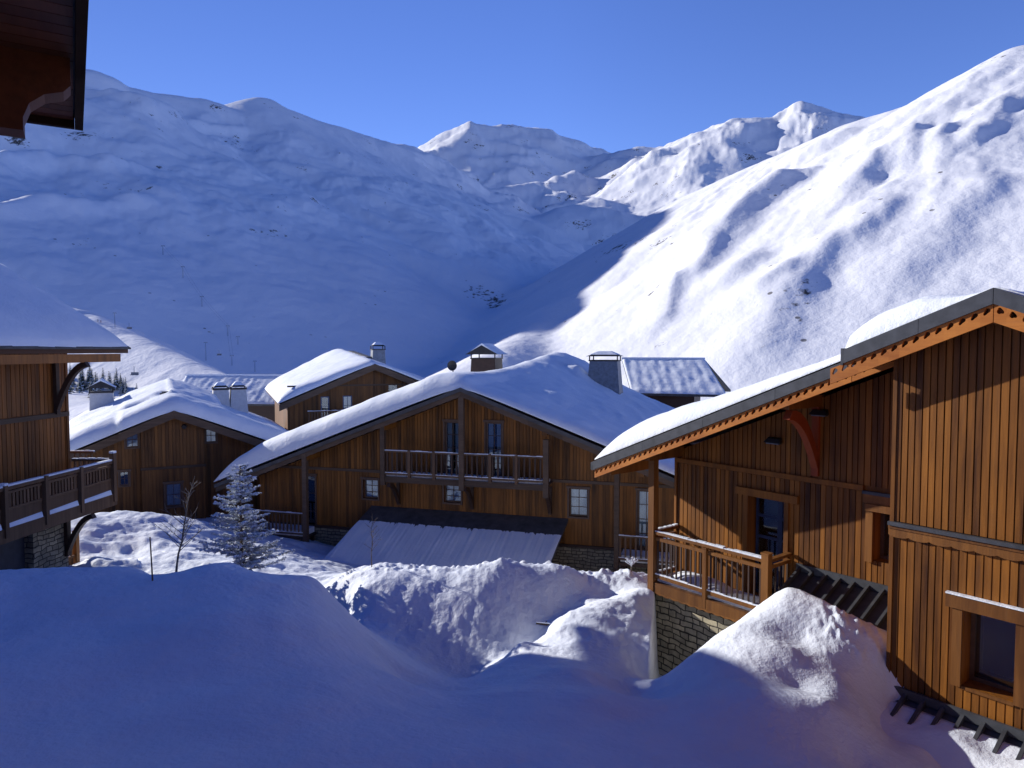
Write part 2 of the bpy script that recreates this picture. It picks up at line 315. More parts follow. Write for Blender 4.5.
# ------------------------------------------------------------------ building materials
def wood_mat(name, dark, light, rough=0.55, scale=1.0, spec=0.3, axis='Z'):
    m, t, b = mat(name); b.inputs['Roughness'].default_value = rough; b.inputs['Specular IOR Level'].default_value = spec
    tc = N(t, 'ShaderNodeTexCoord'); mp = N(t, 'ShaderNodeMapping')
    mp.inputs['Scale'].default_value = {'Z': (14 * scale, 14 * scale, 0.9 * scale), 'X': (0.9 * scale, 14 * scale, 14 * scale), 'Y': (14 * scale, 0.9 * scale, 14 * scale)}[axis]
    t.links.new(tc.outputs['Object'], mp.inputs[0])
    at_ = N(t, 'ShaderNodeAttribute', attribute_name='pv')
    off = N(t, 'ShaderNodeVectorMath', operation='ADD'); sc = N(t, 'ShaderNodeVectorMath', operation='SCALE'); sc.inputs[3].default_value = 37.0
    t.links.new(at_.outputs['Vector'], sc.inputs[0]); t.links.new(mp.outputs[0], off.inputs[0]); t.links.new(sc.outputs[0], off.inputs[1])
    n1 = N(t, 'ShaderNodeTexNoise', Scale=1.0, Detail=6.0, Roughness=0.65); t.links.new(off.outputs[0], n1.inputs['Vector'])
    n2 = N(t, 'ShaderNodeTexNoise', Scale=0.7, Detail=3.0); t.links.new(tc.outputs['Object'], n2.inputs['Vector'])
    def mth(op, a, c, clamp=False):
        n = N(t, 'ShaderNodeMath', operation=op, use_clamp=clamp)
        for i, v in enumerate((a, c)):
            if isinstance(v, (int, float)): n.inputs[i].default_value = v
            else: t.links.new(v, n.inputs[i])
        return n.outputs[0]
    f = mth('ADD', mth('MULTIPLY', n1.outputs[0], 0.9), mth('MULTIPLY', at_.outputs['Fac'], 0.55))
    mp2 = N(t, 'ShaderNodeMapping'); mp2.inputs['Scale'].default_value = {'Z': (5, 5, .35), 'X': (.35, 5, 5), 'Y': (5, .35, 5)}[axis]; t.links.new(tc.outputs['Object'], mp2.inputs[0])
    n3 = N(t, 'ShaderNodeTexNoise', Scale=1.0, Detail=5.0, Roughness=0.6); t.links.new(mp2.outputs[0], n3.inputs['Vector'])
    f = mth('ADD', f, mth('MULTIPLY', n2.outputs[0], 0.5)); f = mth('ADD', f, mth('MULTIPLY', n3.outputs[0], 1.0)); f = mth('SUBTRACT', f, 1.0, True)
    cr = ramp(t, [(0.0, C4(*dark)), (0.5, C4(*[(a + c) / 2 for a, c in zip(dark, light)])), (1.0, C4(*light))]); t.links.new(f, cr.inputs[0])
    # greyed and water-stained patches
    n4 = N(t, 'ShaderNodeTexNoise', Scale=1.6, Detail=7.0, Roughness=0.7); t.links.new(mp2.outputs[0], n4.inputs['Vector'])
    gm = N(t, 'ShaderNodeMix', data_type='RGBA'); gk = mth('MULTIPLY', mth('SUBTRACT', n4.outputs[0], 0.56), 3.0, True); t.links.new(mth('MULTIPLY', gk, 0.45), gm.inputs[0])
    avg = sum(light) / 3; t.links.new(cr.outputs[0], gm.inputs[6]); gm.inputs[7].default_value = (avg * .62, avg * .48, avg * .36, 1)
    t.links.new(gm.outputs[2], b.inputs['Base Color'])
    bp = N(t, 'ShaderNodeBump', Strength=0.35, Distance=0.01); t.links.new(n1.outputs[0], bp.inputs['Height']); t.links.new(bp.outputs[0], b.inputs['Normal'])
    return m
def plain(name, c, rough=0.5, metal=0.0, spec=0.5, var=0.25, scale=6.0):
    m, t, b = mat(name); b.inputs['Roughness'].default_value = rough; b.inputs['Metallic'].default_value = metal; b.inputs['Specular IOR Level'].default_value = spec
    tc = N(t, 'ShaderNodeTexCoord'); n = N(t, 'ShaderNodeTexNoise', Scale=scale, Detail=6.0, Roughness=0.6); t.links.new(tc.outputs['Object'], n.inputs['Vector'])
    cr = ramp(t, [(0.3, C4(*[x * (1 - var) for x in c])), (0.7, C4(*[min(1, x * (1 + var)) for x in c]))]); t.links.new(n.outputs[0], cr.inputs[0])
    t.links.new(cr.outputs[0], b.inputs['Base Color'])
    bp = N(t, 'ShaderNodeBump', Strength=0.15, Distance=0.01); t.links.new(n.outputs[0], bp.inputs['Height']); t.links.new(bp.outputs[0], b.inputs['Normal'])
    return m
def stone_mat(name, tint=1.0):
    m, t, b = mat(name); b.inputs['Roughness'].default_value = 0.85
    tc = N(t, 'ShaderNodeTexCoord'); sp = N(t, 'ShaderNodeSeparateXYZ'); t.links.new(tc.outputs['Object'], sp.inputs[0])
    ad = N(t, 'ShaderNodeMath', operation='ADD'); t.links.new(sp.outputs[0], ad.inputs[0]); t.links.new(sp.outputs[1], ad.inputs[1])
    cb = N(t, 'ShaderNodeCombineXYZ'); t.links.new(ad.outputs[0], cb.inputs[0]); t.links.new(sp.outputs[2], cb.inputs[1])
    ns = N(t, 'ShaderNodeTexNoise', Scale=2.2, Detail=3.0); t.links.new(cb.outputs[0], ns.inputs['Vector'])
    mixv = N(t, 'ShaderNodeMix', data_type='VECTOR'); mixv.inputs[0].default_value = 0.16
    t.links.new(cb.outputs[0], mixv.inputs[4]); t.links.new(ns.outputs['Color'], mixv.inputs[5])
    br = N(t, 'ShaderNodeTexBrick', Scale=1.0); br.inputs['Brick Width'].default_value = 0.27; br.inputs['Row Height'].default_value = 0.11
    br.inputs['Mortar Size'].default_value = 0.014; br.inputs['Mortar Smooth'].default_value = 0.6; br.offset = 0.43; br.squash = 0.7; br.squash_frequency = 3
    br.inputs['Color1'].default_value = (0.36 * tint, 0.33 * tint, 0.25 * tint, 1); br.inputs['Color2'].default_value = (0.62 * tint, 0.56 * tint, 0.40 * tint, 1); br.inputs['Mortar'].default_value = (0.06, 0.055, 0.045, 1)
    t.links.new(mixv.outputs[1], br.inputs['Vector'])
    n2 = N(t, 'ShaderNodeTexNoise', Scale=5.0, Detail=6.0, Roughness=.7); t.links.new(tc.outputs['Object'], n2.inputs['Vector'])
    mx = N(t, 'ShaderNodeMix', data_type='RGBA', blend_type='MULTIPLY'); mx.inputs[0].default_value = 0.8
    cr = ramp(t, [(0.3, (0.45, 0.43, 0.40, 1)), (0.7, (1.15, 1.1, 1.0, 1))]); t.links.new(n2.outputs[0], cr.inputs[0])
    t.links.new(br.outputs['Color'], mx.inputs[6]); t.links.new(cr.outputs[0], mx.inputs[7]); t.links.new(mx.outputs[2], b.inputs['Base Color'])
    bp = N(t, 'ShaderNodeBump', Strength=0.9, Distance=0.04, invert=True); t.links.new(br.outputs['Fac'], bp.inputs['Height'])
    b2 = N(t, 'ShaderNodeBump', Strength=0.5, Distance=0.02); t.links.new(n2.outputs[0], b2.inputs['Height']); t.links.new(bp.outputs[0], b2.inputs['Normal'])
    t.links.new(b2.outputs[0], b.inputs['Normal'])
    return m
def glass_mat(name):
    m, t, b = mat(name); t.nodes.remove(b)
    g = N(t, 'ShaderNodeBsdfGlossy', Roughness=0.03); g.inputs[0].default_value = (0.9, 0.95, 1, 1)
    tr = N(t, 'ShaderNodeBsdfTransparent'); tr.inputs[0].default_value = (0.75, 0.82, 0.88, 1)
    fr = N(t, 'ShaderNodeFresnel', IOR=1.9); mx = N(t, 'ShaderNodeMixShader')
    t.links.new(fr.outputs[0], mx.inputs[0]); t.links.new(tr.outputs[0], mx.inputs[1]); t.links.new(g.outputs[0], mx.inputs[2])
    t.links.new(mx.outputs[0], t.nodes['Material Output'].inputs[0])
    return m
W_R = wood_mat('wood_varnished', (0.040, 0.011, 0.002), (0.37, 0.140, 0.018))
W_F = wood_mat('wood_fascia', (0.30, 0.085, 0.012), (0.66, 0.25, 0.045), axis='X')
W_C = wood_mat('wood_aged', (0.045, 0.018, 0.004), (0.33, 0.130, 0.024))
W_B = wood_mat('wood_brown', (0.035, 0.014, 0.004), (0.24, 0.100, 0.024))
W_L = wood_mat('wood_dark', (0.05, 0.016, 0.004), (0.34, 0.125, 0.026))
W_GREY = wood_mat('wood_weathered', (0.045, 0.026, 0.016), (0.150, 0.098, 0.066), axis='X')
W_POST = wood_mat('wood_post', (0.085, 0.030, 0.007), (0.29, 0.120, 0.026))
W_RAIL = wood_mat('wood_rail_weathered', (0.06, 0.030, 0.016), (0.18, 0.105, 0.060))
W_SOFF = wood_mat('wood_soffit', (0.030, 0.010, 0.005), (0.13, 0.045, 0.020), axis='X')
W_DARK = plain('wood_stain', (0.045, 0.022, 0.014), 0.6)
METAL = plain('sheet_metal', (0.075, 0.08, 0.09), 0.45, 0.3)
METAL_L = plain('zinc', (0.19, 0.21, 0.24), 0.45, 0.5, var=.25)
STONE = stone_mat('stone_wall'); STONE_D = stone_mat('stone_wall_grey', 0.6)
SLATE = plain('slate', (0.06, 0.06, 0.065), 0.6, var=0.4, scale=3)
GLASS = glass_mat('window_glass')
CURT = plain('curtain_cloth', (0.70, 0.70, 0.72), 0.9, var=.15, scale=14)
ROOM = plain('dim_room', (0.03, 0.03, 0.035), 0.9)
FRAME_B = plain('frame_paint', (0.10, 0.055, 0.035), 0.5)
FRAME_W = plain('frame_pale', (0.45, 0.45, 0.47), 0.5)
WHITE = plain('chimney_render', (0.55, 0.54, 0.53), 0.9, var=.1)
IRON = plain('dark_iron', (0.03, 0.03, 0.035), 0.5, .4)

# ------------------------------------------------------------------ mesh building
class MB:
    def __init__(s): s.v = []; s.f = []; s.c = []; s.marks = []
    def slot(s, k): s.marks.append((len(s.f), k)); return s
    def face(s, pts, c=0.5):
        i = len(s.v); s.v += [tuple(p) for p in pts]; s.f.append(tuple(range(i, i + len(pts)))); s.c.append(c)
    def hexa(s, p, c=None):
        # p: 8 points, bottom 0-3 ccw, top 4-7
        if c is None: c = random.random()
        i = len(s.v); s.v += [tuple(q) for q in p]
        for q in ((3, 2, 1, 0), (4, 5, 6, 7), (0, 1, 5, 4), (1, 2, 6, 5), (2, 3, 7, 6), (3, 0, 4, 7)):
            s.f.append(tuple(i + k for k in q)); s.c.append(c)
        return s
    def box(s, x0, x1, y0, y1, z0, z1, c=None):
        return s.hexa([(x0, y0, z0), (x1, y0, z0), (x1, y1, z0), (x0, y1, z0), (x0, y0, z1), (x1, y0, z1), (x1, y1, z1), (x0, y1, z1)], c)
    def beam(s, p, q, w, h, up=(0, 0, 1), c=None):
        """square bar from p to q, w wide, h deep (along up)"""
        p = Vector(p); q = Vector(q); d = (q - p).normalized(); u = Vector(up); r = d.cross(u)
        if r.length < 1e-4: u = Vector((0, 1, 0)); r = d.cross(u)
        r.normalize(); u = r.cross(d).normalized(); r *= w / 2; u *= h / 2
        return s.hexa([p - r - u, p + r - u, q + r - u, q - r - u, p - r + u, p + r + u, q + r + u, q - r + u], c)
    def prism(s, poly, y0, y1, c=None):
        """polygon in x,z extruded along y"""
        if c is None: c = random.random()
        i = len(s.v); n = len(poly)
        s.v += [(x, y0, z) for x, z in poly] + [(x, y1, z) for x, z in poly]
        s.f.append(tuple(i + k for k in range(n))); s.c.append(c)
        s.f.append(tuple(i + n + k for k in reversed(range(n)))); s.c.append(c)
        for k in range(n):
            a = k; b = (k + 1) % n
            s.f.append((i + b, i + a, i + n + a, i + n + b)); s.c.append(c)
        return s
    def prism_x(s, poly, x0, x1, c=None):
        """polygon in y,z extruded along x"""
        if c is None: c = random.random()
        i = len(s.v); n = len(poly)
        s.v += [(x0, y, z) for y, z in poly] + [(x1, y, z) for y, z in poly]
        s.f.append(tuple(i + k for k in range(n))); s.c.append(c)
        s.f.append(tuple(i + n + k for k in reversed(range(n)))); s.c.append(c)
        for k in range(n):
            a = k; b = (k + 1) % n
            s.f.append((i + b, i + a, i + n + a, i + n + b)); s.c.append(c)
        return s
    def tube(s, p, q, r0, r1=None, n=8, cap=True, c=None):
        r1 = r0 if r1 is None else r1
        if c is None: c = random.random()
        p = Vector(p); q = Vector(q); d = (q - p).normalized(); a = d.cross(Vector((0, 0, 1)))
        if a.length < 1e-4: a = Vector((1, 0, 0))
        a.normalize(); b = d.cross(a); i = len(s.v)
        for k in range(n):
            t = 2 * math.pi * k / n; s.v.append(tuple(p + (a * math.cos(t) + b * math.sin(t)) * r0))
        for k in range(n):
            t = 2 * math.pi * k / n; s.v.append(tuple(q + (a * math.cos(t) + b * math.sin(t)) * r1))
        for k in range(n):
            s.f.append((i + k, i + (k + 1) % n, i + n + (k + 1) % n, i + n + k)); s.c.append(c)
        if cap:
            s.f.append(tuple(i + k for k in reversed(range(n)))); s.c.append(c)
            s.f.append(tuple(i + n + k for k in range(n))); s.c.append(c)
        return s
    def build(s, name, material, parent=None, smooth=False, recalc=True):
        me = bpy.data.meshes.new(name); me.from_pydata([tuple(v) for v in s.v], [], s.f)
        a = me.attributes.new('pv', 'FLOAT', 'FACE'); a.data.foreach_set('value', s.c)
        if recalc:
            import bmesh
            bm = bmesh.new(); bm.from_mesh(me); bmesh.ops.recalc_face_normals(bm, faces=bm.faces); bm.to_mesh(me); bm.free()
        if smooth: me.polygons.foreach_set('use_smooth', [True] * len(me.polygons))
        for q in (material if isinstance(material, (list, tuple)) else [material]): me.materials.append(q)
        for a_, k in s.marks:
            for p in range(a_, len(me.polygons)): me.polygons[p].material_index = k
        me.update()
        o = bpy.data.objects.new(name, me); col.objects.link(o)
        if parent: o.parent = parent
        return o
def thing(name, label, cat, loc=(0, 0, 0), ex=(1, 0), group=None):
    o = bpy.data.objects.new(name, None); col.objects.link(o); o.empty_display_size = .3
    o.location = loc; o.rotation_euler = (0, 0, math.atan2(ex[1], ex[0])); o['label'] = label; o['category'] = cat
    if group: o['group'] = group
    return o
def tag(o, label, cat, group=None):
    o['label'] = label; o['category'] = cat
    if group: o['group'] = group
    return o
class Frame:
    """local axes of a building front: x to the right along the front, y into the building, z world height (camera = 0)"""
    def __init__(s, vx, O):
        a = (vx - 512) / F * math.cos(PITCH); L = math.hypot(a, 1); d = (a / L, 1 / L)
        s.ex = (-d[0], -d[1]) if vx < 0 else d
        s.ey = (-s.ex[1], s.ex[0]); s.O = O
    def xz(s, px, py, y):
        r = ray(px, py); den = r[0] * s.ey[0] + r[1] * s.ey[1]
        k = (y + s.O[0] * s.ey[0] + s.O[1] * s.ey[1]) / den
        p = (r[0] * k - s.O[0], r[1] * k - s.O[1])
        return p[0] * s.ex[0] + p[1] * s.ex[1], r[2] * k
    def w(s, x, y, z=0): return (s.O[0] + s.ex[0] * x + s.ey[0] * y, s.O[1] + s.ex[1] * x + s.ey[1] * y, z)
    def thing(s, name, label, cat='house', group=None): return thing(name, label, cat, (s.O[0], s.O[1], 0), s.ex, group)

def planks(mb, x0, x1, z0, top, y, holes=(), pitch=0.135, gap=0.019, th=0.026, z1=None, flip=False, swap=None):
    """vertical boards on the plane y (outer face), from z0 up to top(x); holes = (x0,x1,z0,z1)"""
    def emit(xa, xb, za, zb0, zb1, dy, c):
        ya, yb = (y - dy, y + th) if not flip else (y + dy, y - th)
        P = [(xa, ya, za), (xb, ya, za), (xb, yb, za), (xa, yb, za), (xa, ya, zb0), (xb, ya, zb1), (xb, yb, zb1), (xa, yb, zb0)]
        if swap: P = [swap(p) for p in P]
        mb.hexa(P, c)
    x = x0
    while x < x1 - 0.03:
        w = pitch * random.uniform(0.9, 1.1); xe = min(x1, x + w); c = random.random(); dy = random.uniform(0, 0.006)
        a, b = x, xe - gap
        cuts = [a, b] + [h for H in holes for h in H[:2] if a < h < b]; cuts = sorted(set(cuts))
        for xa, xb in zip(cuts[:-1], cuts[1:]):
            if xb - xa < 0.008: continue
            xm = (xa + xb) / 2; hs_ = sorted([(H[2], H[3]) for H in holes if H[0] - 1e-6 < xm < H[1] + 1e-6])
            z = z0; tl = min(top(xa), top(xb))
            for h0, h1 in hs_:
                if h0 > z and h0 < tl: emit(xa, xb, z, h0, h0, dy, c)
                z = max(z, h1)
            if tl > z + 0.01: emit(xa, xb, z, top(xa), top(xb), dy, c)
        x = xe
def sheet_holes(mb, x0, x1, z0, top, y, th, holes=(), swap=None, xs=()):
    """backing wall with real openings"""
    br = sorted(set([x0, x1] + [h for H in holes for h in H[:2] if x0 < h < x1] + [x for x in xs if x0 < x < x1]))
    for xa, xb in zip(br[:-1], br[1:]):
        xm = (xa + xb) / 2; z = z0
        for h0, h1 in sorted([(H[2], H[3]) for H in holes if H[0] - 1e-6 < xm < H[1] + 1e-6]):
            if h0 > z: 
                P = [(xa, y, z), (xb, y, z), (xb, y + th, z), (xa, y + th, z), (xa, y, h0), (xb, y, h0), (xb, y + th, h0), (xa, y + th, h0)]
                mb.hexa([swap(p) for p in P] if swap else P, .5)
            z = max(z, h1)
        P = [(xa, y, z), (xb, y, z), (xb, y + th, z), (xa, y + th, z), (xa, y, top(xa)), (xb, y, top(xb)), (xb, y + th, top(xb)), (xa, y + th, top(xa))]
        mb.hexa([swap(p) for p in P] if swap else P, .5)
def window(par, x0, x1, z0, z1, y, nx=2, nz=3, frame=0.05, mun=0.025, deep=0.10, curtain=True, mat_f=None, casing=None, name='window', mat_c=None):
    """window set into an opening; y = outer wall face, the pane sits `deep` inside"""
    mat_f = mat_f or FRAME_B; mb = MB(); yy = y + deep
    mb.box(x0, x0 + frame, yy - .03, yy + .03, z0, z1); mb.box(x1 - frame, x1, yy - .03, yy + .03, z0, z1)
    mb.box(x0 + frame, x1 - frame, yy - .03, yy + .03, z0, z0 + frame); mb.box(x0 + frame, x1 - frame, yy - .03, yy + .03, z1 - frame, z1)
    for i in range(1, nx):
        xm = x0 + (x1 - x0) * i / nx; mb.box(xm - mun / 2, xm + mun / 2, yy - .02, yy + .02, z0 + frame, z1 - frame)
    for i in range(1, nz):
        zm = z0 + (z1 - z0) * i / nz; mb.box(x0 + frame, x1 - frame, yy - .017, yy + .017, zm - mun / 2, zm + mun / 2)
    o = mb.build(name, mat_f, par)
    MB().box(x0 + frame, x1 - frame, yy - .004, yy + .004, z0 + frame, z1 - frame).build('pane', GLASS, o)
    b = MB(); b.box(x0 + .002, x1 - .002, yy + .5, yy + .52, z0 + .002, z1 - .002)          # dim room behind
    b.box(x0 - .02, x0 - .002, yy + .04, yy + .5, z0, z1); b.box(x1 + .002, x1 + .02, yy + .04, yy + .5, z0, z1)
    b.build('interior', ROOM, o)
    if curtain:
        c = MB(); n = 14
        for k in range(n):
            xa = x0 + frame + (x1 - x0 - 2 * frame) * k / n; xb = x0 + frame + (x1 - x0 - 2 * frame) * (k + 1) / n
            if curtain == 'half' and (n * .3 < k < n * .62): continue
            ya = yy + .07 + .012 * (k % 2); yb = yy + .07 + .012 * ((k + 1) % 2)
            c.face([(xa, ya, z0 + .04), (xb, yb, z0 + .04), (xb, yb, z1 - .04), (xa, ya, z1 - .04)])
        c.build('curtain', mat_c or CURT, o, recalc=False)
    if casing:
        w, t = casing; k = MB()
        k.box(x0 - w, x0, y - t, y + .06, z0 - w, z1); k.box(x1, x1 + w, y - t, y + .06, z0 - w, z1)
        k.box(x0 - w - .04, x1 + w + .04, y - t - .03, y + .06, z1, z1 + w * 1.3); k.box(x0, x1, y - t, y + .06, z0 - w, z0)
        k.build('casing', FRAME_B, o)
    return o
def snow_slab(name, par, prof, xl, xr, y0, y1, T, r=0.6, step=0.15, seed=0, yf=None, noise=0.12, drift=0.0, over=0.05, skirt=0.0, extra=None):
    """snow lying on a roof: rounded slab over the profile prof(x); yf(x) gives the front edge"""
    nx = max(6, int((xr - xl) / step)); ny = max(6, int((y1 - y0) / step)); 
    xs = np.linspace(xl, xr, nx + 1); vt = np.linspace(0, 1, ny + 1) 
    X, V = np.meshgrid(xs, vt); Y0 = np.vectorize(yf)(X) if yf else np.full(X.shape, y0)
    Y = Y0 + V * (y1 - Y0)
    P = np.vectorize(prof)(X)
    dx = np.minimum(X - xl, xr - X); dy = np.minimum(Y - Y0, y1 - Y)
    rr = r * (1 + 0.35 * gnoise(X * .7 + seed, Y * .7, 3))
    ex_ = np.sqrt(np.clip(1 - (1 - np.clip(dx / (rr * 1.5), 0, 1)) ** 2, 0, 1)); ey_ = np.sqrt(np.clip(1 - (1 - np.clip(dy / rr, 0, 1)) ** 2, 0, 1))
    t = T * (0.15 + 0.85 * ex_) * (0.12 + 0.88 * ey_)
    t = t * (1 + noise * fbm(X * .5 + seed * 3, Y * .5, 3, seed + 4)) + .02 * fbm(X * 1.6, Y * 1.6, 2, seed + 5) * ex_ * ey_
    if drift: t = t * (1 + drift * np.clip((Y - y0) / (y1 - y0), 0, 1))
    if extra is not None: t = np.maximum(0.02, t + extra(X, Y) * ex_ * ey_)
    Z = P + t; nr, nc = X.shape
    v = list(zip(X.ravel().tolist(), Y.ravel().tolist(), Z.ravel().tolist())); f = []
    for i in range(nr - 1):
        for j in range(nc - 1):
            a = i * nc + j; f.append((a, a + 1, a + nc + 1, a + nc))
    # underside rim
    edge = [j for j in range(nc)] + [i * nc + nc - 1 for i in range(1, nr)] + [(nr - 1) * nc + j for j in range(nc - 2, -1, -1)] + [i * nc for i in range(nr - 2, 0, -1)]
    Pr = P.ravel(); base = len(v)
    for e in edge: x, y, z = v[e]; v.append((x, y, Pr[e] + 0.004))
    m = len(edge)
    for k in range(m): f.append((edge[k], base + k, base + (k + 1) % m, edge[(k + 1) % m]))
    me = bpy.data.meshes.new(name); me.from_pydata(v, [], f); me.polygons.foreach_set('use_smooth', [True] * len(f)); me.materials.append(SNOW_R); me.update()
    o = bpy.data.objects.new(name, me); col.objects.link(o); o.parent = par
    return o
def roof_deck(par, segs, y1, th=0.16, mat_=None, name='roof'):
    """segs: list of (xa, za, xb, zb, y0, ya_back)"""
    mb = MB()
    for xa, za, xb, zb, ya in segs:
        mb.hexa([(xa, ya, za - th), (xb, ya, zb - th), (xb, y1, zb - th), (xa, y1, za - th), (xa, ya, za), (xb, ya, zb), (xb, y1, zb), (xa, y1, za)], .5)
    return mb.build(name, mat_ or METAL, par)
def railing(par, p, q, z0, z1, post=None, nbal=16, mat_=None, bal=(0.035, 0.035), double=True, snow=True, name='railing', bmat=None):
    """balustrade between plan points p and q (local), floor z0, top z1"""
    mat_ = mat_ or W_RAIL; mb = MB(); p = Vector((p[0], p[1], 0)); q = Vector((q[0], q[1], 0)); U = Vector((0, 0, 1))
    mb.beam(p + U * (z1 - .03), q + U * (z1 - .03), 0.11, 0.06, c=.4)
    if double: mb.beam(p + U * (z1 - .17), q + U * (z1 - .17), 0.05, 0.07, c=.6)
    mb.beam(p + U * (z0 + .14), q + U * (z0 + .14), 0.05, 0.08, c=.5)
    mb.slot(1)
    for k in range(nbal):
        r = p.lerp(q, (k + .5) / nbal)
        mb.box(r.x - bal[0] / 2, r.x + bal[0] / 2, r.y - bal[1] / 2, r.y + bal[1] / 2, z0 + .16, z1 - (.15 if double else .05))
    o = mb.build(name, [mat_, bmat or mat_], par)
    if snow:
        for zz, ww in ((z1 + .016, .085), (z0 + .195, .045)):
            s = MB(); K = 12
            for k in range(K):
                h = .032 * random.uniform(.5, 1.3); a_, b_ = p.lerp(q, k / K), p.lerp(q, (k + 1) / K); s.beam(a_ + U * (zz - .016 + h / 2), b_ + U * (zz - .016 + h / 2), ww * random.uniform(.85, 1.1), h)
            s.build('snow_line', SNOW_R, o)
    return o
def chimney(par, x, y, z, w, d, h, taper=0.75, mat_=None, hat=True, legs=4, gable=False, snow=0.10, hatw=1.25, gap=.28):
    mb = MB(); a, b = w / 2, d / 2; c_, e = a * taper, b * taper
    mb.hexa([(x - a, y - b, z), (x + a, y - b, z), (x + a, y + b, z), (x - a, y + b, z), (x - c_, y - e, z + h), (x + c_, y - e, z + h), (x + c_, y + e, z + h), (x - c_, y + e, z + h)])
    o = mb.build('chimney', mat_ or METAL_L, par)
    if hat:
        k = MB(); g = h + gap; c2, e2 = c_ * hatw, e * hatw
        k.box(x - c_ - .05, x + c_ + .05, y - e - .05, y + e + .05, z + h, z + h + .07)
        for sx in (-1, 1):
            for sy in (-1, 1): k.box(x + sx * c_ - .03, x + sx * c_ + .03, y + sy * e - .03, y + sy * e + .03, z + h + .07, z + g)
        zt = z + g
        if gable:
            k.prism([(x - c2 - .1, zt), (x + c2 + .1, zt), (x, zt + .32 * w)], y - e2 - .1, y + e2 + .1)
        else:
            k.hexa([(x - c2, y - e2, zt), (x + c2, y - e2, zt), (x + c2, y + e2, zt), (x - c2, y + e2, zt), (x - c2 * .35, y - e2 * .35, zt + .22), (x + c2 * .35, y - e2 * .35, zt + .22), (x + c2 * .35, y + e2 * .35, zt + .22), (x - c2 * .35, y + e2 * .35, zt + .22)])
        k.build('cap', IRON, o)
        if snow:
            s = MB()
            if gable: s.prism([(x - c2 - .1, zt + .01), (x - c2 * .9, zt + .1), (x, zt + .32 * w + .12), (x + c2 * .9, zt + .1), (x + c2 + .1, zt + .01), (x, zt + .32 * w + .01)], y - e2 - .08, y + e2 + .08)
            else: s.hexa([(x - c2 * .8, y - e2 * .8, zt + .1), (x + c2 * .8, y - e2 * .8, zt + .1), (x + c2 * .8, y + e2 * .8, zt + .1), (x - c2 * .8, y + e2 * .8, zt + .1), (x - c2 * .35, y - e2 * .35, zt + .3), (x + c2 * .35, y - e2 * .35, zt + .3), (x + c2 * .35, y + e2 * .35, zt + .3), (x - c2 * .35, y + e2 * .35, zt + .3)])
            s.build('cap_snow', SNOW_R, o)
    return o
def gable_top(zr, s): return lambda x: zr - s * abs(x)
def shell(par, x0, x1, y0, y1, zb, top, holes=(), wmat=None, pitch=0.135, sides=True, name='wall', front_planks=True, xs=(0,), ysides=None):
    """walls of a house: boarded front, side and back walls (the roof closes the top)"""
    m = MB()
    if front_planks: planks(m, x0, x1, zb, top, y0, holes, pitch)
    sheet_holes(m, x0, x1, zb, top, y0 + .02, 0.12, holes, xs=xs)
    m.build(name, wmat, par)
    b = MB(); ym = y0 + .16
    tl, tr = top(x0), top(x1)
    for (xx, tz, sg) in ((x0, tl, 1), (x1, tr, -1)):
        sw = (lambda p, xx=xx, sg=sg: (xx + sg * (p[1]), p[0], p[2]))
        planks(b, ym, y1, zb, lambda q, tz=tz: tz, 0.0, (), pitch * 2, swap=sw)
        sheet_holes(b, ym, y1, zb, lambda q, tz=tz: tz, 0.02, 0.1, swap=sw)
    sheet_holes(b, x0 + .14, x1 - .14, zb, top, y1 - .1, 0.1, xs=xs)
    b.build(name, wmat, par)

# ================================================================== R: chalet at right
R = Frame(-50, (6.926, 10.018))
rt = R.thing('chalet', 'varnished chalet at right with pierced fascia board and railed porch')
sl = 0.41; ZR = 0.82
def rtop(x): return ZR - sl * abs(x)
wx0, wx1, wz0, wz1 = -0.40, 0.27, -4.98, -3.83          # window opening in the projecting front
h3 = [(wx0, wx1, wz0, wz1)]
m = MB(); planks(m, -1.42, 7.0, -2.70, lambda x: rtop(x) - .30, 0.0, (), 0.104)
planks(m, -1.42, 7.0, -5.36, lambda x: -2.86, 0.012, h3, 0.104)
sheet_holes(m, -1.42, 7.0, -5.36, lambda x: rtop(x) - .30, 0.03, 0.40, h3, xs=(0,))
m.box(-1.47, -1.41, -.02, .30, -5.36, rtop(-1.4) - .30, .3)
m.build('wall', W_R, rt)
m = MB()                                                   # recessed left part
dx0, dx1 = -5.03, -4.20
h2 = [(dx0, dx1, -5.2, -3.08), (-2.43, -1.75, -3.87, -2.95)]
planks(m, -6.95, -1.0, -2.50, lambda x: rtop(x) - .32, 1.55, (), 0.11)
planks(m, -6.95, -1.0, -4.30, lambda x: -2.62, 1.562, h2, 0.11)
planks(m, -6.95, -4.0, -5.30, lambda x: -4.30, 1.562, h2, 0.11)
sheet_holes(m, -6.95, -1.0, -5.30, lambda x: rtop(x) - .32, 1.58, 0.3, h2)
m.box(-6.99, -6.93, 1.53, 1.85, -5.3, rtop(-6.95) - .32, .8)
m.build('wall', W_R, rt)
m = MB()                                                   # side and back walls
for (xx, sg) in ((-6.97, 1), (7.0, -1)):
    y_0 = 1.88 if sg > 0 else 0.43
    sw = (lambda p, xx=xx, sg=sg: (xx + sg * p[1], p[0], p[2]))
    planks(m, y_0, 13.5, -7.5, lambda q, xx=xx: rtop(xx) - .32, 0.0, (), .27, swap=sw)
    sheet_holes(m, y_0, 13.5, -7.5, lambda q, xx=xx: rtop(xx) - .32, 0.02, .1, swap=sw)
sheet_holes(m, -6.9, 6.9, -7.5, lambda x: rtop(x) - .32, 13.4, .1, xs=(0,))
sw = lambda p: (-1.42 + p[1], p[0], p[2])
planks(m, 0.43, 1.56, -7.5, lambda q: rtop(-1.42) - .32, 0.0, (), .135, swap=sw)
m.build('wall', W_R, rt)
m = MB()                                                   # stone base
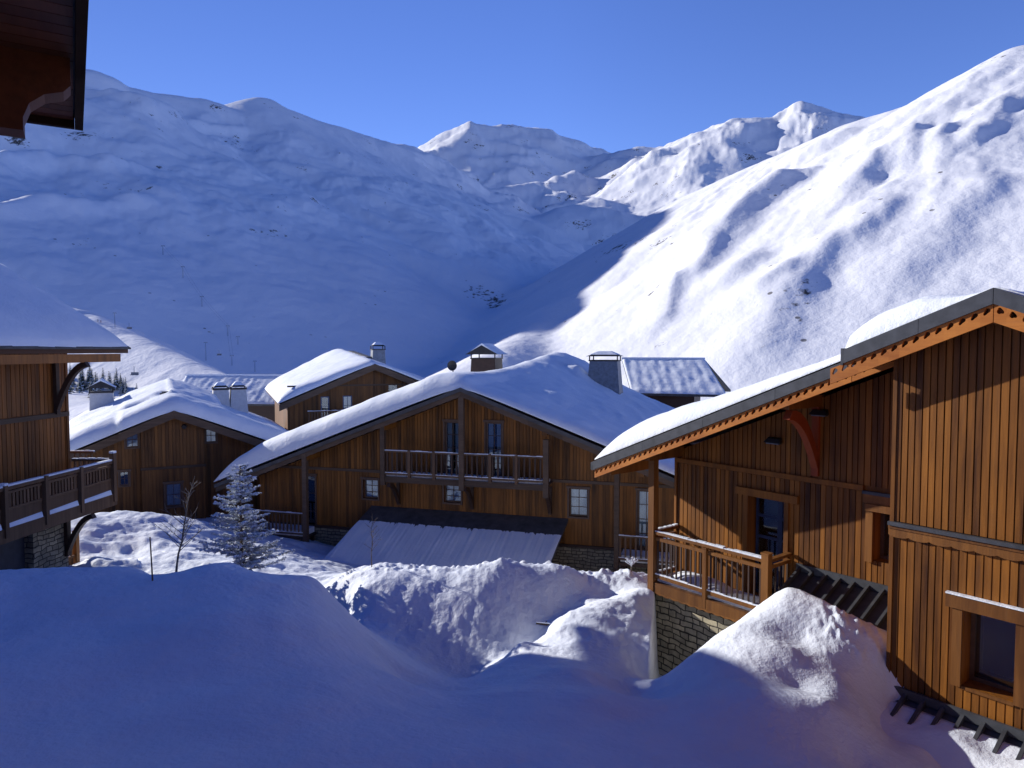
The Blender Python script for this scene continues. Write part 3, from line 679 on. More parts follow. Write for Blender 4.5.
m.box(-7.0, -4.0, .92, 1.50, -8.6, -5.52); m.box(-7.05, 7.0, 1.9, 13.4, -8.6, -5.3)
m.box(-4.0, 7.0, .5, 1.9, -8.6, -5.5)
m.build('stone_base', STONE, rt)
MB().box(-7.07, -7.0, .86, .93, -8.4, -5.5).build('drainpipe', IRON, rt)
# string boards with a small scalloped skirt
def skirt(xa, xb, y, z, name='string_board', h=.10, period=.30):
    m = MB(); m.box(xa, xb, y - .05, y + .02, z, z + .05); n = max(2, int((xb - xa) / (period / 10))); 
    for k in range(n):
        a = xa + (xb - xa) * k / n; b = xa + (xb - xa) * (k + 1) / n
        f = lambda x: -h - .035 * abs(math.sin(math.pi * (x - xa) / period)) ** .5
        m.hexa([(a, y - .035, z + f(a)), (b, y - .035, z + f(b)), (b, y + .02, z + f(b)), (a, y + .02, z + f(a)), (a, y - .035, z), (b, y - .035, z), (b, y + .02, z), (a, y + .02, z)], .6)
    o = m.build(name, W_POST, rt)
    MB().box(xa, xb, y - .075, y + .0, z + .052, z + .11).build('drip_flashing', METAL, o)
skirt(-1.48, 7.0, -.002, -2.82)
skirt(-2.62, -1.44, 1.548, -2.70)
MB().box(-6.95, -2.62, 1.50, 1.6, -2.60, -2.50).build('string_board', W_R, rt)
# windows and door of R
o = window(rt, wx0, wx1, wz0, wz1, 0.0, 1, 1, frame=.06, deep=.34, curtain=False)
k = MB(); k.box(wx0 - .13, wx0 - .002, -.045, .012, wz0 - .02, wz1); k.box(wx1 + .002, wx1 + .13, -.045, .012, wz0 - .02, wz1)
k.box(wx0 - .22, wx1 + .22, -.07, .012, wz1 + .002, wz1 + .20); k.box(wx0 - .0, wx1 + .0, -.02, .36, wz0 - .05, wz0 - .002)
k.box(wx0 - .02, wx0 - .002, -.0, .3, wz0, wz1)
k.build('casing', W_POST, o)
MB().box(wx0 - .22, wx1 + .22, -.085, -.0, wz1 + .203, wz1 + .225).build('casing_snow', SNOW_R, o)
# recessed window
o = window(rt, -2.43, -1.75, -3.87, -2.95, 1.55, 1, 1, frame=.06, deep=.30, curtain=False)
k = MB(); k.box(-2.56, -2.432, 1.50, 1.565, -3.9, -2.95); k.box(-2.56, -1.6, 1.47, 1.565, -2.948, -2.82); k.build('casing', W_POST, o)
# glazed door
d = MB(); dz0, dz1 = -5.2, -3.08; dm = (dx0 + dx1) / 2 
for xa, xb in ((dx0 + .02, dm + .16),(dm + .165, dx1 - .02)):
    d.box(xa, xa + .05, 1.80, 1.85, dz0, dz1); d.box(xb - .05, xb, 1.80, 1.85, dz0, dz1)
    for zz in (dz0, dz0 + .7, dz0 + 1.2, dz0 + 1.65, dz1 - .08): d.box(xa + .05, xb - .05, 1.805, 1.845, zz, zz + .06)
o = d.build('door', plain('door_paint', (.02, .035, .09), .5), rt)
MB().box(dx0 + .05, dx1 - .05, 1.822, 1.828, dz0 + .05, dz1 - .05).build('pane', GLASS, o)
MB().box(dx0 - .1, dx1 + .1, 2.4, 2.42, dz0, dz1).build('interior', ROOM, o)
k = MB(); k.box(dx0 - .12, dx0 - .002, 1.51, 1.565, -5.2, dz1); k.box(dx1 + .002, dx1 + .10, 1.51, 1.565, -5.2, dz1); k.box(dx0 - .3, dx1 + .3, 1.49, 1.565, dz1 + .002, dz1 + .16); k.build('casing', W_R, o)
# two round-hooded wall lamps under the eave
for (lx, lz) in ((-4.42, -1.84), (-3.46, -1.20)):
    m = MB(); m.hexa([(lx - .19, 1.38, lz - .05), (lx + .19, 1.38, lz - .05), (lx + .16, 1.52, lz - .05), (lx - .16, 1.52, lz - .05), (lx - .12, 1.42, lz + .04), (lx + .12, 1.42, lz + .04), (lx + .14, 1.52, lz + .06), (lx - .14, 1.52, lz + .06)]); o = m.build('wall_lamp', IRON, rt)
    MB().box(lx - .14, lx + .14, 1.40, 1.50, lz - .075, lz - .052).build('lamp_glass', METAL_L, o)
# roof: raised front over the projecting part, lower long part at left
TH = .20
rf = MB()
YB = 14.5
rf.hexa([(-2.05, -.30, rtop(-2.05) - TH), (0, -.30, ZR - TH), (0, YB, ZR - TH), (-2.05, YB, rtop(-2.05) - TH), (-2.05, -.30, rtop(-2.05) - .012), (0, -.30, ZR - .012), (0, YB, ZR - .012), (-2.05, YB, rtop(-2.05) - .012)], .5)
rf.hexa([(0, -.30, ZR - TH), (8.5, -.30, rtop(8.5) - TH), (8.5, YB, rtop(8.5) - TH), (0, YB, ZR - TH), (0, -.30, ZR - .012), (8.5, -.30, rtop(8.5) - .012), (8.5, YB, rtop(8.5) - .012), (0, YB, ZR - .012)], .5)
rf.hexa([(-8.42, .45, rtop(-8.42) - TH), (-2.052, .45, rtop(-2.05) - TH), (-2.052, YB, rtop(-2.05) - TH), (-8.42, YB, rtop(-8.42) - TH), (-8.42, .45, rtop(-8.42) - .012), (-2.052, .45, rtop(-2.05) - .012), (-2.052, YB, rtop(-2.05) - .012), (-8.42, YB, rtop(-8.42) - .012)], .5)
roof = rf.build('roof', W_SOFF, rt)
fl = MB()
def strip(mb, xa, xb, ya, yb, o1, o2, c=.5):     # sloped strip following the roof line, o1..o2 offsets below the roof
    f = rtop
    mb.hexa([(xa, ya, f(xa) - o2), (xb, ya, f(xb) - o2), (xb, yb, f(xb) - o2), (xa, yb, f(xa) - o2), (xa, ya, f(xa) - o1), (xb, ya, f(xb) - o1), (xb, yb, f(xb) - o1), (xa, yb, f(xa) - o1)], c)
MT = .19
for xa, xb in ((-2.06, -.95), (-.945, -.004), (.004, 1.5), (1.505, 8.5)): strip(fl, xa, xb, -.46, -.304, -.03, MT)
fl.box(-2.10, -2.062, -.46, .30, rtop(-2.06) - MT - .03, rtop(-2.06) + .05)
for xa, xb in ((-8.47, -6.9), (-6.895, -5.3), (-5.295, -3.7), (-3.695, -2.065)): strip(fl, xa, xb, .29, .446, .02, MT + .03)
fl.box(-8.50, -8.42, .29, YB, rtop(-8.47) - .20, rtop(-8.47) - .03)
fl.build('verge_flashing', METAL, roof)
def fascia(mb, xa, xb, y, o1, o2, th=.045, per=.15, f=rtop, hole=True):
    """board with pierced quatrefoil and tail cut-outs below its upper edge"""
    n = max(1, round((xb - xa) / per)); w = (xb - xa) / n; H = o2 - o1
    hole_c = .068; R_ = .040
    for k in range(n):
        x0_ = xa + k * w; x1_ = x0_ + w; xm = (x0_ + x1_) / 2; c = .35 + .3 * (int(k / 7) % 2) + .1 * random.random()
        if not hole:
            mb.hexa([(x0_, y, f(x0_) - o2), (x1_, y, f(x1_) - o2), (x1_, y + th, f(x1_) - o2), (x0_, y + th, f(x0_) - o2), (x0_, y, f(x0_) - o1), (x1_, y, f(x1_) - o1), (x1_, y + th, f(x1_) - o1), (x0_, y + th, f(x0_) - o1)], c); continue
        N_ = 24; inner = []; outer = []
        for q in range(N_):
            a = 2 * math.pi * q / N_; rr = R_ * (1 + .16 * math.cos(3 * a + .6) + .12 * math.cos(2 * a - 1.2)) 
            ix = xm + rr * math.cos(a) + .0; iz = -o1 - hole_c + rr * math.sin(a) * 1.1
            inner.append((ix, iz + f(ix)))
            # outer: square hit
            ca, sa = math.cos(a), math.sin(a)
            up = hole_c; dn = H - hole_c; kx = (w / 2) / abs(ca) if abs(ca) > 1e-6 else 1e9; kz = ((up if sa > 0 else dn) / abs(sa)) if abs(sa) > 1e-6 else 1e9
            kk = min(kx, kz); ox = xm + kk * ca; outer.append((ox, -o1 - hole_c + kk * sa + f(ox)))
        # add exact corners by pushing nearest outer points
        for cx, cz in ((x0_, -o1), (x1_, -o1), (x1_, -o2), (x0_, -o2)):
            cz = cz + f(cx); j = min(range(N_), key=lambda j: (outer[j][0] - cx) ** 2 + (outer[j][1] - cz) ** 2); outer[j] = (cx, cz)
        for q in range(N_):
            r_ = (q + 1) % N_
            mb.face([(inner[q][0], y, inner[q][1]), (inner[r_][0], y, inner[r_][1]), (outer[r_][0], y, outer[r_][1]), (outer[q][0], y, outer[q][1])], c)
            mb.face([(inner[q][0], y, inner[q][1]), (inner[q][0], y + th, inner[q][1]), (inner[r_][0], y + th, inner[r_][1]), (inner[r_][0], y, inner[r_][1])], c)
        mb.face([(x0_, y, f(x0_) - o2), (x1_, y, f(x1_) - o2), (x1_, y + th, f(x1_) - o2), (x0_, y + th, f(x0_) - o2)], c)
    mb.face([(xa, y, f(xa) - o1), (xa, y, f(xa) - o2), (xa, y + th, f(xa) - o2), (xa, y + th, f(xa) - o1)], .5)
    mb.face([(xb, y, f(xb) - o1), (xb, y, f(xb) - o2), (xb, y + th, f(xb) - o2), (xb, y + th, f(xb) - o1)], .5)
fa = MB(); fascia(fa, -2.28, -.005, -.43, MT + .002, .44); fascia(fa, .005, 8.4, -.43, MT + .002, .44)
fa.build('fascia', W_F, roof, recalc=False)
fa = MB(); fascia(fa, -8.40, -2.3, .32, MT + .034, .42, f=rtop); fascia(fa, -2.29, -1.55, .32, MT + .034, .42, f=rtop)
fa.build('fascia', W_F, roof, recalc=False)
# purlins and brackets
for x in (-8.0, -6.85, -3.55, 0, 3.5, 6.85):
    y_0 = (.38 if x < -2 else -.36); pb = MB()
    pb.box(x - .09, x + .09, y_0, 2.0, rtop(x) - TH - .26 , rtop(x) - TH - .03)
    pb.build('purlin', W_POST, roof)
br = MB()                                                   # curved bracket under the eave
arc = [(.55 + 1.0 * t, -1.12 - 1.05 * t ** 2.2) for t in [k / 9 for k in range(10)]]
br.prism_x([(y_, z_) for y_, z_ in arc] + [(y_ - .02 - .10 * (1 - k / 9), z_ - .16 - .10 * k / 9) for k, (y_, z_) in reversed(list(enumerate(arc)))], -3.62, -3.48)
br.box(-3.62, -3.48, 1.47, 1.545, -2.45, -.98); br.box(-3.62, -3.48, .45, 1.47, -1.10, -.98)
br.build('bracket', wood_mat('wood_red', (.16, .025, .008), (.34, .07, .02)), roof)
# roof snow
def rprof(x): return ZR - sl * math.sqrt(x * x + .16) + .12
def rT(X, Y):
    t = np.interp(X, [-8.42, -7.2, -5, -3, -2.3, -2.0, -1.7, -1.1, -.5, 0, .8, 3, 8.5], [.62, .60, .36, .22, .24, .45, .52, .45, .20, .03, .10, .3, .5])
    return np.where(Y < 3, t, t + (np.maximum(t, .35) - t) * np.clip((Y - 3) / 3, 0, 1)) - .4
snow_slab('roof_snow', roof, lambda x: rtop(x) + .012, -8.42, 8.5, 0.36, 14.4, .40, r=.8, step=.14, seed=5, yf=lambda x: .34 if x < -2.08 else -.36, noise=.16, extra=rT)
# porch balcony
BZ = -5.24
m = MB()
for k in range(22): m.box(-6.95 + k * .1335, -6.95 + k * .1335 + .125, .72, 1.5, BZ - .06, BZ)
fl = m.build('balcony', W_RAIL, rt)
m = MB(); m.box(-6.95, -4.02, .66, .72, BZ - .22, BZ + .0); 
n = 60
for k in range(n):
    a = -6.80 + 2.78 * k / n; b = a + 2.78 / n; f = lambda x: -.24 - .03 * abs(math.sin(math.pi * x / .22))
    m.hexa([(a, .655, BZ + f(a)), (b, .655, BZ + f(b)), (b, .70, BZ + f(b)), (a, .70, BZ + f(a)), (a, .655, BZ - .22), (b, .655, BZ - .22), (b, .70, BZ - .22), (a, .70, BZ - .22)], .6)
m.build('rim_joist', W_POST, fl)
MB().box(-6.86, -4.0, .80, 1.5, BZ + .002, BZ + .08).build('balcony_snow', SNOW_R, fl)
snow_slab('balcony_snow', fl, lambda x: BZ + .03, -6.7, -5.3, 1.0, 1.5, .24, r=.3, step=.08, seed=9)
for (x, t, zt, zb) in ((-6.93, .16, rtop(-6.93) - TH - .1, -5.5), ):
    MB().box(x - t / 2, x + t / 2, .64, .64 + t, zb, zt).build('post', W_POST, rt)
for (x, t, zt) in ((-5.49, .09, -4.18), (-4.06, .15, -3.97)):
    o = MB().box(x - t / 2, x + t / 2, .70 - t / 2, .70 + t / 2, BZ - .20, zt).build('post', W_POST, fl)
    MB().box(x - t / 2 - .012, x + t / 2 + .012, .70 - t / 2 - .012, .70 + t / 2 + .012, zt + .001, zt + .03).build('post_cap', W_POST, o)
railing(fl, (-6.84, .72), (-4.14, .72), BZ, -4.08, nbal=21, mat_=W_POST, bmat=W_DARK, bal=(.03, .03))
railing(fl, (-6.9, .80), (-6.9, 1.52), BZ, -4.08, nbal=5, mat_=W_POST, bmat=W_DARK, bal=(.03, .03))
railing(fl, (-4.06, .80), (-4.06, 1.52), BZ, -4.08, nbal=5, mat_=W_POST, bmat=W_DARK, bal=(.03, .03), snow=False)
# standing-seam lean-to roofs along the base of the walls
def lean(xa, xb, ya, za, dep, drop, period=.27, name='porch_roof'):
    m = MB()
    m.hexa([(xa, ya - dep, za - drop - .04), (xb, ya - dep, za - drop - .04), (xb, ya, za - .04), (xa, ya, za - .04), (xa, ya - dep, za - drop), (xb, ya - dep, za - drop), (xb, ya, za), (xa, ya, za)])
    x = xa + .05
    while x < xb:
        m.hexa([(x, ya - dep, za - drop), (x + .05, ya - dep, za - drop), (x + .05, ya - .02, za), (x, ya - .02, za), (x, ya - dep, za - drop + .09), (x + .05, ya - dep, za - drop + .09), (x + .05, ya - .02, za + .09), (x, ya - .02, za + .09)])
        x += period
    m.box(xa, xb, ya - .05, ya - .005, za + .0, za + .14)
    return m.build(name, METAL, rt)
lean(-3.9, -1.5, 1.54, -4.40, 1.45, .62)
lp = lean(-1.5, 7.0, -.01, -5.46, 1.5, .62)
ls = snow_slab('roof_snow', lp, lambda x: -5.90, -1.5, 7.0, -1.5, -.16, .14, r=.5, step=.07, seed=12, noise=.8, yf=lambda x: -1.55)
# tilt that snow to the lean-to slope and let the seams cut through
for v in ls.data.vertices: v.co.z = -5.46 + (v.co.y) * .62 / 1.5 + (v.co.z + 5.90) * .55 + .005 + .13 * min(1, max(0, (-v.co.y - .34 - .12 * math.sin(v.co.x * 5)) / .35))

# ================================================================== C: big chalet in the middle
C = Frame(-1950, (-2.112, 28.8))
ct = C.thing('chalet', 'large central chalet with long balcony under its gable and snow-covered lean-to shed')
ZC = -1.55; sc_ = .385
def ctop(x): return ZC - sc_ * abs(x)
YW = 1.2; cb = -8.05
ch = [(-5.05, -4.32, -6.60, -5.74), (-1.19, -.42, -6.55, -5.76), (4.28, 5.05, -6.80, -5.64), (-1.14, -.45, -5.34, -3.05), (.71, 1.42, -5.34, -3.03), (-7.98, -7.45, -8.2, -5.70), (7.05, 7.75, -7.9, -5.56)]
m = MB(); ct_top = lambda x: ctop(x) - .3
planks(m, -10.4, 9.6, -5.30, ct_top, YW, ch, .14); planks(m, -10.4, 9.6, cb, lambda x: min(-5.42, ct_top(x)), YW + .014, ch, .14)
sheet_holes(m, -10.4, 9.6, cb, ct_top, YW + .03, .15, ch, xs=(0,))
m.build('wall', W_C, ct)
m = MB()
for (xx, sg) in ((-10.4, 1), (9.6, -1)):
    sw = (lambda p, xx=xx, sg=sg: (xx + sg * p[1], p[0], p[2])); planks(m, YW + .19, 19, cb, lambda q, xx=xx: ct_top(xx), 0, (), .28, swap=sw); sheet_holes(m, YW + .19, 19, cb, lambda q, xx=xx: ct_top(xx), .02, .1, swap=sw)
sheet_holes(m, -10.2, 9.4, cb, ct_top, 18.9, .1, xs=(0,)); m.build('wall', W_C, ct)
m = MB(); m.box(-10.45, 9.65, YW - .06, 19.05, -10.5, cb - .002); m.build('stone_base', STONE_D, ct)
MB().box(-10.4, 9.6, YW - .05, YW + .01, -5.42, -5.30).build('string_board', W_GREY, ct)
MB().box(-10.45, 9.65, YW - .09, YW + .0, cb, cb + .10).build('string_board', W_DARK, ct)
for i in (0, 1, 2): window(ct, *ch[i], YW, 2, 3, frame=.06, deep=.16, casing=(.07, .03))
for i in (3, 4): window(ct, *ch[i], YW, 2, 4, frame=.07, deep=.08, casing=(.07, .03), name='balcony_door', curtain='half')
window(ct, *ch[5], YW, 1, 3, frame=.07, deep=.08, casing=(.06, .03), name='balcony_door', curtain='half'); window(ct, *ch[6], YW, 2, 4, frame=.07, deep=.08, casing=(.06, .03), name='balcony_door')
# roof
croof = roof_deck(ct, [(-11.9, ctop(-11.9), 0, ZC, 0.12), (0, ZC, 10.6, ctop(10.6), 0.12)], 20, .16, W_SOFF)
m = MB()
for xa, xb, s_ in ((-11.95, -.003, 1), (.003, 10.65, 1)):
    f = ctop
    for (o1, o2, ya, yb, c) in ((-.02, .14, 0.0, .118, .5),):
        m.hexa([(xa, ya, f(xa) - o2), (xb, ya, f(xb) - o2), (xb, yb, f(xb) - o2), (xa, yb, f(xa) - o2), (xa, ya, f(xa) - o1), (xb, ya, f(xb) - o1), (xb, yb, f(xb) - o1), (xa, yb, f(xa) - o1)], c)
m.build('verge_flashing', SLATE, croof)
m = MB()
for xa, xb in ((-11.9, -.003), (.003, 10.6)):
    n = 90; f = ctop
    for k in range(n):
        a = xa + (xb - xa) * k / n; b = xa + (xb - xa) * (k + 1) / n; g = lambda x: .33 + .03 * abs(math.sin(x * 9))
        m.hexa([(a, .05, f(a) - g(a)), (b, .05, f(b) - g(b)), (b, .10, f(b) - g(b)), (a, .10, f(a) - g(a)), (a, .05, f(a) - .145), (b, .05, f(b) - .145), (b, .10, f(b) - .145), (a, .10, f(a) - .145)], .3 + .4 * ((k // 12) % 2))
m.build('fascia', W_GREY, croof)
for x in (-11.3, -7.3, -3.55, 0, 3.5, 7.3): MB().box(x - .11, x + .11, .12, YW + .2, ctop(x) - .48, ctop(x) - .18).build('purlin', W_C, croof)
def cextra(X, Y):
    q = np.interp(X, [-12, -9, -4, -1.4, -.4, .5, 3, 10.7], [.46, .46, .44, .34, .0, -.40, -.30, -.25]) * np.clip((9 - Y) / 5, 0, 1) * (1 - .0 * Y)
    q = q + .85 * np.exp(-((X - .2) / 3.4) ** 2) * np.clip((Y - 6) / 12, 0, 1)          # drift heaped along the ridge at the back
    q = q + .14 * np.maximum(0, fbm(X * .9 + .3 * Y, Y * .28, 3, 44)) * (X > 0) 
    q = q + .35 * np.exp(-(((X - 2.3) / .6) ** 2 + ((Y - 13.6) / 1.0) ** 2)) - .25 * np.exp(-(((X - 3.2) / .9) ** 2 + ((Y - 15.3) / .8) ** 2))
    return q
snow_slab('roof_snow', croof, lambda x: ZC - sc_ * math.sqrt(x * x + .3) + .14, -12.0, 10.7, 0.04, 19.9, .62, r=1.25, step=.2, seed=2, noise=.12, extra=cextra,
          drift=0)
# thicker snow on the left slope
chimney(croof, 3.75, 14.2, -3.1, 2.0, 1.7, 2.45, .80, METAL_L, snow=.1)
o = chimney(croof, -3.5, 14.2, -2.9, 1.7, 1.7, 2.35, .88, W_DARK, gable=True, hatw=1.25)
m = MB(); n = 20
for k in range(n):
    a = 2 * math.pi * k / n; b = 2 * math.pi * (k + 1) / n
    for (r0, z0_, r1, z1_) in ((0, .0, .16, .02), (.16, .02, .31, .08)):
        P = lambda r, z, t: (-5.35 + r * math.cos(t), 13.2 - z * 1.2, -.95 + r * math.sin(t))
        m.face([P(r0, z0_, a), P(r1, z1_, a), P(r1, z1_, b), P(r0, z0_, b)])
m.tube((-5.35, 13.2, -.95), (-5.35, 13.5, -2.8), .03); m.tube((-5.35, 13.2, -.95), (-5.35, 12.75, -1.0), .015)
m.build('satellite_dish', IRON, croof)
# balcony
CB = -5.38
m = MB(); m.box(-3.66, 3.62, .22, YW - .05, CB - .05, CB); m.box(-3.66, 3.62, .14, .22, CB - .22, CB + .02)
bal = m.build('balcony', W_GREY, ct)
MB().box(-3.5, 3.5, .30, YW - .06, CB + .002, CB + .10).build('balcony_snow', SNOW_R, bal)
pm = [-3.56, 0.0, 3.54]
MB().box(-3.66, -3.46, .10, .28, CB - .35, ctop(-3.56) - .18).build('post', W_GREY, ct)
MB().box(-.11, .11, .08, .28, CB - .40, ctop(0) - .2).build('post', W_GREY, ct)
MB().box(3.44, 3.66, .10, .28, CB - .5, -3.55).build('post', W_GREY, ct)
for a, b in ((-3.46, -.11), (.11, 3.44)):
    railing(bal, (a, .18), (b, .18), CB, -4.25, nbal=15, bal=(.07, .035), double=False, bmat=W_DARK)
    for f_ in (1 / 3, 2 / 3):
        x = a + (b - a) * f_; MB().box(x - .06, x + .06, .12, .24, CB - .02, -4.22).build('post', W_RAIL, bal)
def brk(par, x, y, z, l=.95, h=1.0, mt=None, w=.14):
    """curved timber brace with an upright against the wall"""
    m = MB(); K = 8; arc = [(y - l * (1 - k / K) - .02, z - .04 - h * .92 * (k / K) ** 2.0) for k in range(K + 1)]
    th = .17 * min(1, l)
    m.prism_x(arc + [(yy + .0 - th * .5, zz - th * .9) for yy, zz in reversed(arc)], x - w / 2, x + w / 2)
    m.box(x - w / 2, x + w / 2, y - .1, y, z - h * 1.15, z)
    return m.build('bracket', mt or W_DARK, par)
for x in (-3.3, .12, 3.5): brk(bal, x, YW - .02, CB - .23)
# lower balconies at the two ends
for (xa, xb, zf) in ((-10.0, -7.36, -8.25), (6.42, 9.2, -8.2)):
    m = MB(); m.box(xa, xb, .05, YW - .1, zf - .12, zf); bb = m.build('balcony', W_GREY, ct)
    railing(bb, (xa, .1), (xb, .1), zf, zf + 1.05, nbal=14, bal=(.07, .035), double=False)
    MB().box(xa + .1, xb - .1, .2, YW - .12, zf + .002, zf + .25).build('balcony_snow', SNOW_R, bb)
    brk(bb, xa + .2, YW - .08, zf - .13); brk(bb, xb - .2, YW - .08, zf - .13)
MB().box(-7.40, -7.20, .04, .24, -8.55, ctop(-7.3) - .18).build('post', W_GREY, ct)
MB().box(6.28, 6.46, .04, .24, -8.6, ctop(6.4) - .18).build('post', W_GREY, ct)
# shed roof against the wall
zt = -6.90; dep = 4.3; zl = -8.85
m = MB(); m.hexa([(-5.2, YW - dep, zl - .12), (3.95, YW - dep, zl - .12), (4.25, YW - .01, zt - .12), (-4.62, YW - .01, zt - .12), (-5.2, YW - dep, zl), (3.95, YW - dep, zl), (4.25, YW - .01, zt), (-4.62, YW - .01, zt)])
shed = m.build('shed_roof', SLATE, ct)
MB().box(-4.4, 3.8, YW - dep + .6, YW - .05, -10, zl - .2).build('shed_wall', W_DARK, ct)
nx, ny = 240, 60; v = []; f = []
for i in range(ny + 1):
    for j in range(nx + 1):
        u = j / nx; t = .23 + .775 * i / ny
        xx = (-4.62 + (-5.2 + 4.62) * t) * (1 - u) + (4.25 - .3 * t) * u
        # wind-ribbed upper edge
        a = float(gnoise(np.array([xx * 2.2]), np.array([t * 4.]), 8)[0]); edge = .20 + .05 * a + .035 * float(gnoise(np.array([xx * 6.5]), np.array([.5]), 18)[0]) + .05 * float(gnoise(np.array([xx * 19.]), np.array([t]), 19)[0])
        th = .20 * min(1, max(0, (t - edge) / .6)) ** .8 * (min(1, u / .02, (1 - u) / .02) ** .5) - (.012 if t < edge else 0) + .03 * a * (t > edge) + (.012 * float(gnoise(np.array([xx * 9.]), np.array([t * 1.5]), 28)[0])) * min(1, max(0, (t - edge) / .1)) * (u > .03) * (u < .97)
        v.append((xx, YW - dep * t, zt + (zl - zt) * t + max(th, -.012)))
for i in range(ny):
    for j in range(nx): a = i * (nx + 1) + j; f.append((a, a + 1, a + nx + 2, a + nx + 1))
me = bpy.data.meshes.new('roof_snow'); me.from_pydata(v, [], f); me.polygons.foreach_set('use_smooth', [True] * len(f)); me.materials.append(SNOW_R)
o = bpy.data.objects.new('roof_snow', me); col.objects.link(o); o.parent = shed

# ================================================================== B: chalet left of centre
B = Frame(1932, (-16.234, 34.0))
bt = B.thing('chalet', 'brown chalet at left with two small gable windows and a smooth snow roof')
ZB = -2.93; sb = .42
def btop(x): return ZB - sb * abs(x)
m = MB(); bh = [(-2.12, -1.55, -4.72, -3.95), (1.42, 1.95, -4.68, -3.97), (-2.42, -2.0, -6.55, -5.84), (-.45, .28, -7.68, -6.52)]
planks(m, -1.45, 1.36, -5.68, lambda x: btop(x) - .25, .62, (), .15); planks(m, -1.45, 1.36, -8.6, lambda x: -5.80, .634, bh[3:], .15)
sheet_holes(m, -1.45, 1.36, -8.6, lambda x: btop(x) - .25, .65, .5, bh[3:], xs=(0,))
for a, b in ((-5.2, -1.45), (1.36, 6.2)):
    planks(m, a, b, -8.6, lambda x: btop(x) - .25, 1.1, bh[:3], .15); sheet_holes(m, a, b, -8.6, lambda x: btop(x) - .25, 1.13, .15, bh[:3])
m.build('wall', W_B, bt)
m = MB()
for (xx, sg) in ((-5.2, 1), (6.2, -1)):
    sw = (lambda p, xx=xx, sg=sg: (xx + sg * p[1], p[0], p[2])); sheet_holes(m, 1.3, 12.5, -8.6, lambda q, xx=xx: btop(xx) - .25, .02, .1, swap=sw)
sheet_holes(m, -5.1, 6.1, -8.6, lambda x: btop(x) - .25, 12.4, .1, xs=(0,)); m.build('wall', W_B, bt)
MB().box(-1.5, 1.4, .56, .63, -5.80, -5.68).build('string_board', W_GREY, bt)
MB().box(-1.5, 1.4, .66, 1.2, -9.4, -8.602).build('stone_base', STONE_D, bt)
for i in (0, 1): window(bt, *bh[i], 1.1, 2, 2, frame=.06, deep=.05, casing=(.06, .03))
window(bt, *bh[2], 1.1, 2, 2, frame=.06, deep=.05, casing=(.06, .03), curtain=False); window(bt, *bh[3], .62, 2, 2, frame=.07, deep=.1, casing=(.07, .03))
m = MB(); m.tube((.45, .62, -3.75), (.45, .5, -3.78), .12, .1, 10); m.build('wall_lamp', IRON, bt)
broof = roof_deck(bt, [(-2.3, btop(-2.3), 0, ZB, .12), (0, ZB, 6.8, btop(6.8), .12), (-5.6, btop(-5.6) - .05, -2.302, btop(-2.3) - .05, .62)], 13, .16, W_SOFF)
m = MB()
for xa, xb, ya, o_ in ((-2.35, -.003, 0, 0), (.003, 6.85, 0, 0), (-5.65, -2.355, .5, .05)):
    f = btop; yb = ya + .118
    m.hexa([(xa, ya, f(xa) - .36 - o_), (xb, ya, f(xb) - .36 - o_), (xb, yb, f(xb) - .36 - o_), (xa, yb, f(xa) - .36 - o_), (xa, ya, f(xa) + .02 - o_), (xb, ya, f(xb) + .02 - o_), (xb, yb, f(xb) + .02 - o_), (xa, yb, f(xa) + .02 - o_)], .5)
m.build('fascia', W_GREY, broof)
for x in (-4.6, 0, 4.6): MB().box(x - .1, x + .1, .13, 1.3, btop(x) - .42, btop(x) - .17).build('purlin', W_B, broof)
def bextra(X, Y):
    q = .12 * np.maximum(0, fbm(X * .8 - .3 * Y, Y * .35, 3, 144)) * (X > 0) + .45 * np.clip((Y - 1) / 6, 0, 1) * (X < 2.5)
    q = q - .42 * np.exp(-(((X + 1.6) / .7) ** 2 + ((Y - 3.0) / .5) ** 2)) - .25 * np.exp(-(((X + .4) / .35) ** 2 + ((Y - 3.6) / .5) ** 2))
    return q + .12 * np.exp(-((X + .05) / .12) ** 2) * (Y > 2.5)
snow_slab('roof_snow', broof, lambda x: ZB - sb * math.sqrt(x * x + .2) + .12 - (.05 if x < -2.32 else 0), -5.7, 6.9, .04, 12.9, .72, r=1.1, step=.16, seed=8, yf=lambda x: .04 if x > -2.36 else .52, extra=bextra)
m = MB(); m.beam((-.15, 2.6, -2.28), (-.55, 3.0, -2.25), .1, .08); m.beam((.0, 3.3, -2.2), (-.5, 3.3, -2.2), .12, .1); m.build('ridge_cap', SLATE, broof)
chimney(broof, -3.5, 8.5, -3.9, 1.2, 1.2, 1.5, .92, WHITE, gable=True, hatw=1.12)
for dx_ in (0, 1.0): chimney(broof, 2.72 + dx_, 8.6, -3.9, 1.05, 1.1, 1.5, .80, WHITE, hatw=1.0, gap=.16)

# ================================================================== D: chalet behind, upper left of centre
D = Frame(2300, (-8.874, 46.0))
dt = D.thing('chalet', 'chalet behind the others with blue doors on a gable balcony and steep white snow slope')
ZD = -.92; sdd = .42
def dtop(x): return ZD - sdd * abs(x)
m = MB(); dh = [(-3.35, -2.80, -4.9, -3.0), (-1.95, -1.34, -4.9, -2.98), (1.02, 1.69, -2.8, -2.27)]
planks(m, -5.4, 6.2, -8.8, lambda x: dtop(x) - .25, .9, dh, .16); sheet_holes(m, -5.4, 6.2, -8.8, lambda x: dtop(x) - .25, .92, .15, dh, xs=(0,)); m.build('wall', W_B, dt)
m = MB()
for (xx, sg) in ((-5.4, 1), (6.2, -1)):
    sw = (lambda p, xx=xx, sg=sg: (xx + sg * p[1], p[0], p[2])); sheet_holes(m, 1.1, 15, -8.8, lambda q, xx=xx: dtop(xx) - .25, .02, .1, swap=sw)
